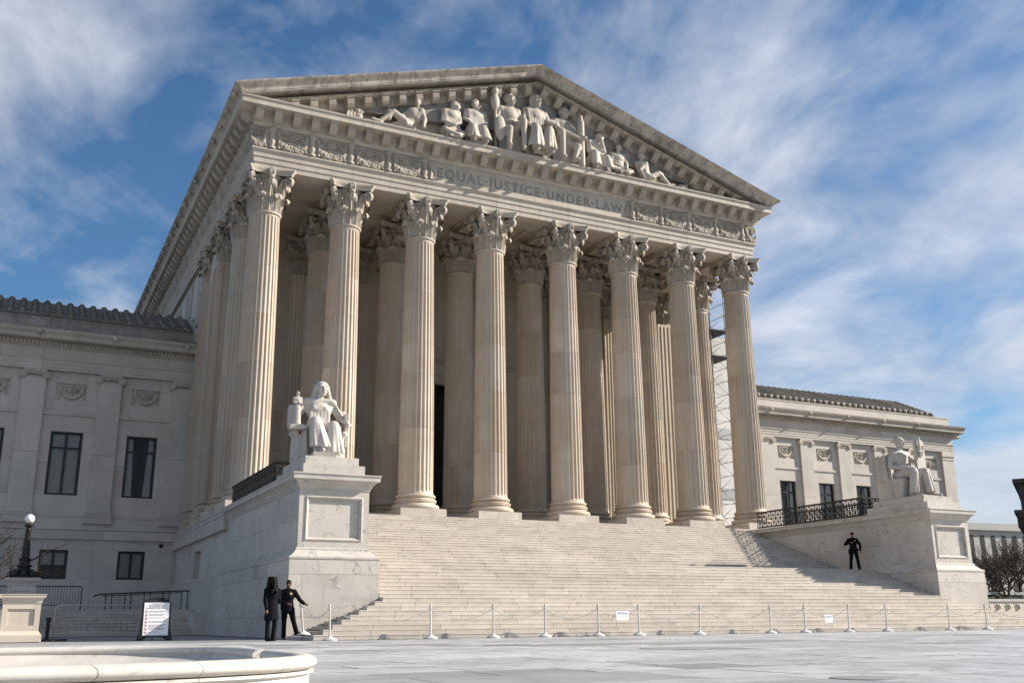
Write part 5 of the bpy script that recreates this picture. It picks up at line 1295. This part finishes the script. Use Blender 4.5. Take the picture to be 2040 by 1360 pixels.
# ================================================================== BACKGROUND (RIGHT)
def library():
    T = thing('office_building', 'pale stone building with tall slit windows behind the bare trees on the right', 'building', (103, 66, .8), R(-4))
    box('wall', 'limestone', T, -14, 60, 0, 30, 0, 13.6); box('cornice', 'limestone', T, -14.3, 60.3, -.5, -.001, 13.2, 14.3); box('penthouse', 'limestone', T, -14, 12, 3, 25, 14.3, 16.9)
    for k in range(22):
        x = -12.5+k*2.35; w = obj('window', None, T, (x, 0, 0)); w.empty_display_size = .2
        box('pane', 'darkstone', w, -.42, .42, -.06, -.002, 8.0, 12.4); box('sill', 'limestone', w, -.6, .6, -.2, -.003, 7.7, 7.99)
    for k in range(12):
        x = -11+k*4.4; box('window', 'darkstone', T, x-.8, x+.8, -.06, -.002, 2.2, 5.8)
library()
def darkb():
    T = thing('dark_building', 'dark stone building with heavy cornices at the right edge of the picture', 'building', (66.55, 20.1, 0), R(-55))
    box('wall', 'darkstone', T, 0, 30, 0, 40, 0, 12.1); box('attic', 'darkstone', T, -.1, 29, .6, 39, 12.1, 13.6); box('top_cornice', 'darkstone', T, -.5, 30, -.2, 40, 13.6, 14.0)
    box('cornice', 'darkstone', T, -.35, 30.5, -.4, 40, 10.1, 10.5); box('cornice_lip', 'darkstone', T, -.7, 31, -.6, 40, 10.5, 10.85)
    for k in range(8): box('bracket', 'darkstone', T, -.55, -.01, .5+k*2.2, 1.1+k*2.2, 9.2, 10.09); box('window', 'frame', T, -.05, -.002, 1.2+k*4, 2.6+k*4, 5, 8)
darkb()
def tree(name, label, loc, h, seed, spread=1.0, levels=5, m='bark', group=None, first=None):
    r = random.Random(seed); T = thing(name, label, 'tree', loc, 0, group); tr = MB(); br = MB()
    def grow(p, d, l, rad, lev):
        n = 4; pts = [p]; q = p.copy(); dd = d.copy()
        for i in range(n):
            dd = (dd+V(r.uniform(-.16, .16), r.uniform(-.16, .16), r.uniform(-.06, .12))).normalized(); q = q+dd*l/n; pts.append(q.copy())
        (tr if lev == 0 else br).tube(pts, rad, 6 if lev < 2 else (4 if lev < 4 else 3), r1=rad*(.62 if lev < levels else .3), cap=lev < 2)
        if lev >= levels: return
        nb = r.randint(3, 4) if lev < 2 else r.randint(2, 4)
        for i in range(nb):
            t = r.uniform(.45, 1) if i else 1; k = min(int(t*n), n-1); b = pts[k].lerp(pts[k+1], t*n-k)
            ax = V(r.uniform(-1, 1), r.uniform(-1, 1), r.uniform(-.25, .5)).normalized(); nd = (dd*.75+ax*.72*spread).normalized(); nd.z = max(nd.z, -.05)
            grow(b, nd, l*r.uniform(.6, .82), rad*.60, lev+1)
    for i in range(first or 1): grow(V(0, 0, 0), V(r.uniform(-.3, .3), r.uniform(-.3, .3), 1).normalized() if first else V(0, 0, 1), h*.30, h*.016, 0)
    tr.build('trunk', m, T, True); br.build('crown', m, T, True); return T
tree('bare_tree', 'bare dark tree with spreading branches just behind the right pedestal', (45.9, 7.0, 1.0), 7.2, 21, 1.05, 5, group='bare trees on the right', first=3)
tree('bare_tree', 'dense bare tree at the right edge in front of the pale building', (50.0, 9.0, 1.0), 7.4, 33, 1.1, 5, group='bare trees on the right', first=4)
tree('bare_tree', 'bare tree between the other two trees, half hidden by them', (48.4, 12.5, 1.0), 7.0, 45, 1.1, 5, group='bare trees on the right', first=3)
tree('bare_tree', 'bare tree showing just beside the right pedestal behind the first tree', (43.6, 11.0, 1.0), 6.6, 57, 1.1, 5, group='bare trees on the right', first=4)
tree('bare_tree', 'small bare tree low at the right edge behind the hedge', (52.5, 13.5, 1.0), 6.8, 71, 1.15, 5, group='bare trees on the right', first=4)
tree('bare_tree', 'bare twigs of a tree reaching in at the left edge by the lamp', (-26.35, -5.0, 0), 5.6, 14, 1.0, 5, first=3)
def boundary_wall():
    T = thing('garden_wall', 'low carved stone wall with a ledge right of the steps', 'wall', (43, 5, 0))
    box('wall', 'block', T, -6, 26, 0, .5, 0, 1.6); box('coping', 'limestone', T, -6.1, 26.1, -.1, .6, 1.605, 1.78); box('planter_back', 'limestone', T, -6, 26, 2.6, 2.9, 0, 2.15); box('planter_cap', 'limestone', T, -6.1, 26.1, 2.5, 3.0, 2.155, 2.38)
    for k in range(20):
        mb = MB(); mb.ell((0, -.06, 0), (.16, .10, .20)); mb.ell((-.22, -.04, .12), (.12, .07, .07)); mb.ell((.22, -.04, .12), (.12, .07, .07)); mb.build('carved_mask', 'block', T, True, loc=(-5.2+k*1.1, 0, 1.25))
boundary_wall()
hd = MB(); rh = random.Random(9)
for k in range(5200):
    c = V(rh.uniform(-6, 26), rh.uniform(.9, 2.2), 0); c.z = 1.75+rh.uniform(0, .36); q = Euler((rh.uniform(0, 6), rh.uniform(0, 6), rh.uniform(0, 6))).to_matrix(); s_ = rh.uniform(.05, .1)
    hd.add([tuple(c+q @ V(*p)*s_) for p in ((-1, -.6, 0), (1, -.6, 0), (1, .6, 0), (-1, .6, 0))], [(0, 1, 2, 3)])
hd.box(-6, 26, .95, 2.15, .5, 1.95)
ho = hd.build('hedge', 'hedge', None, loc=(43, 5, 0)); tag(ho, 'clipped dark green hedge on top of the low stone wall at right', 'hedge')
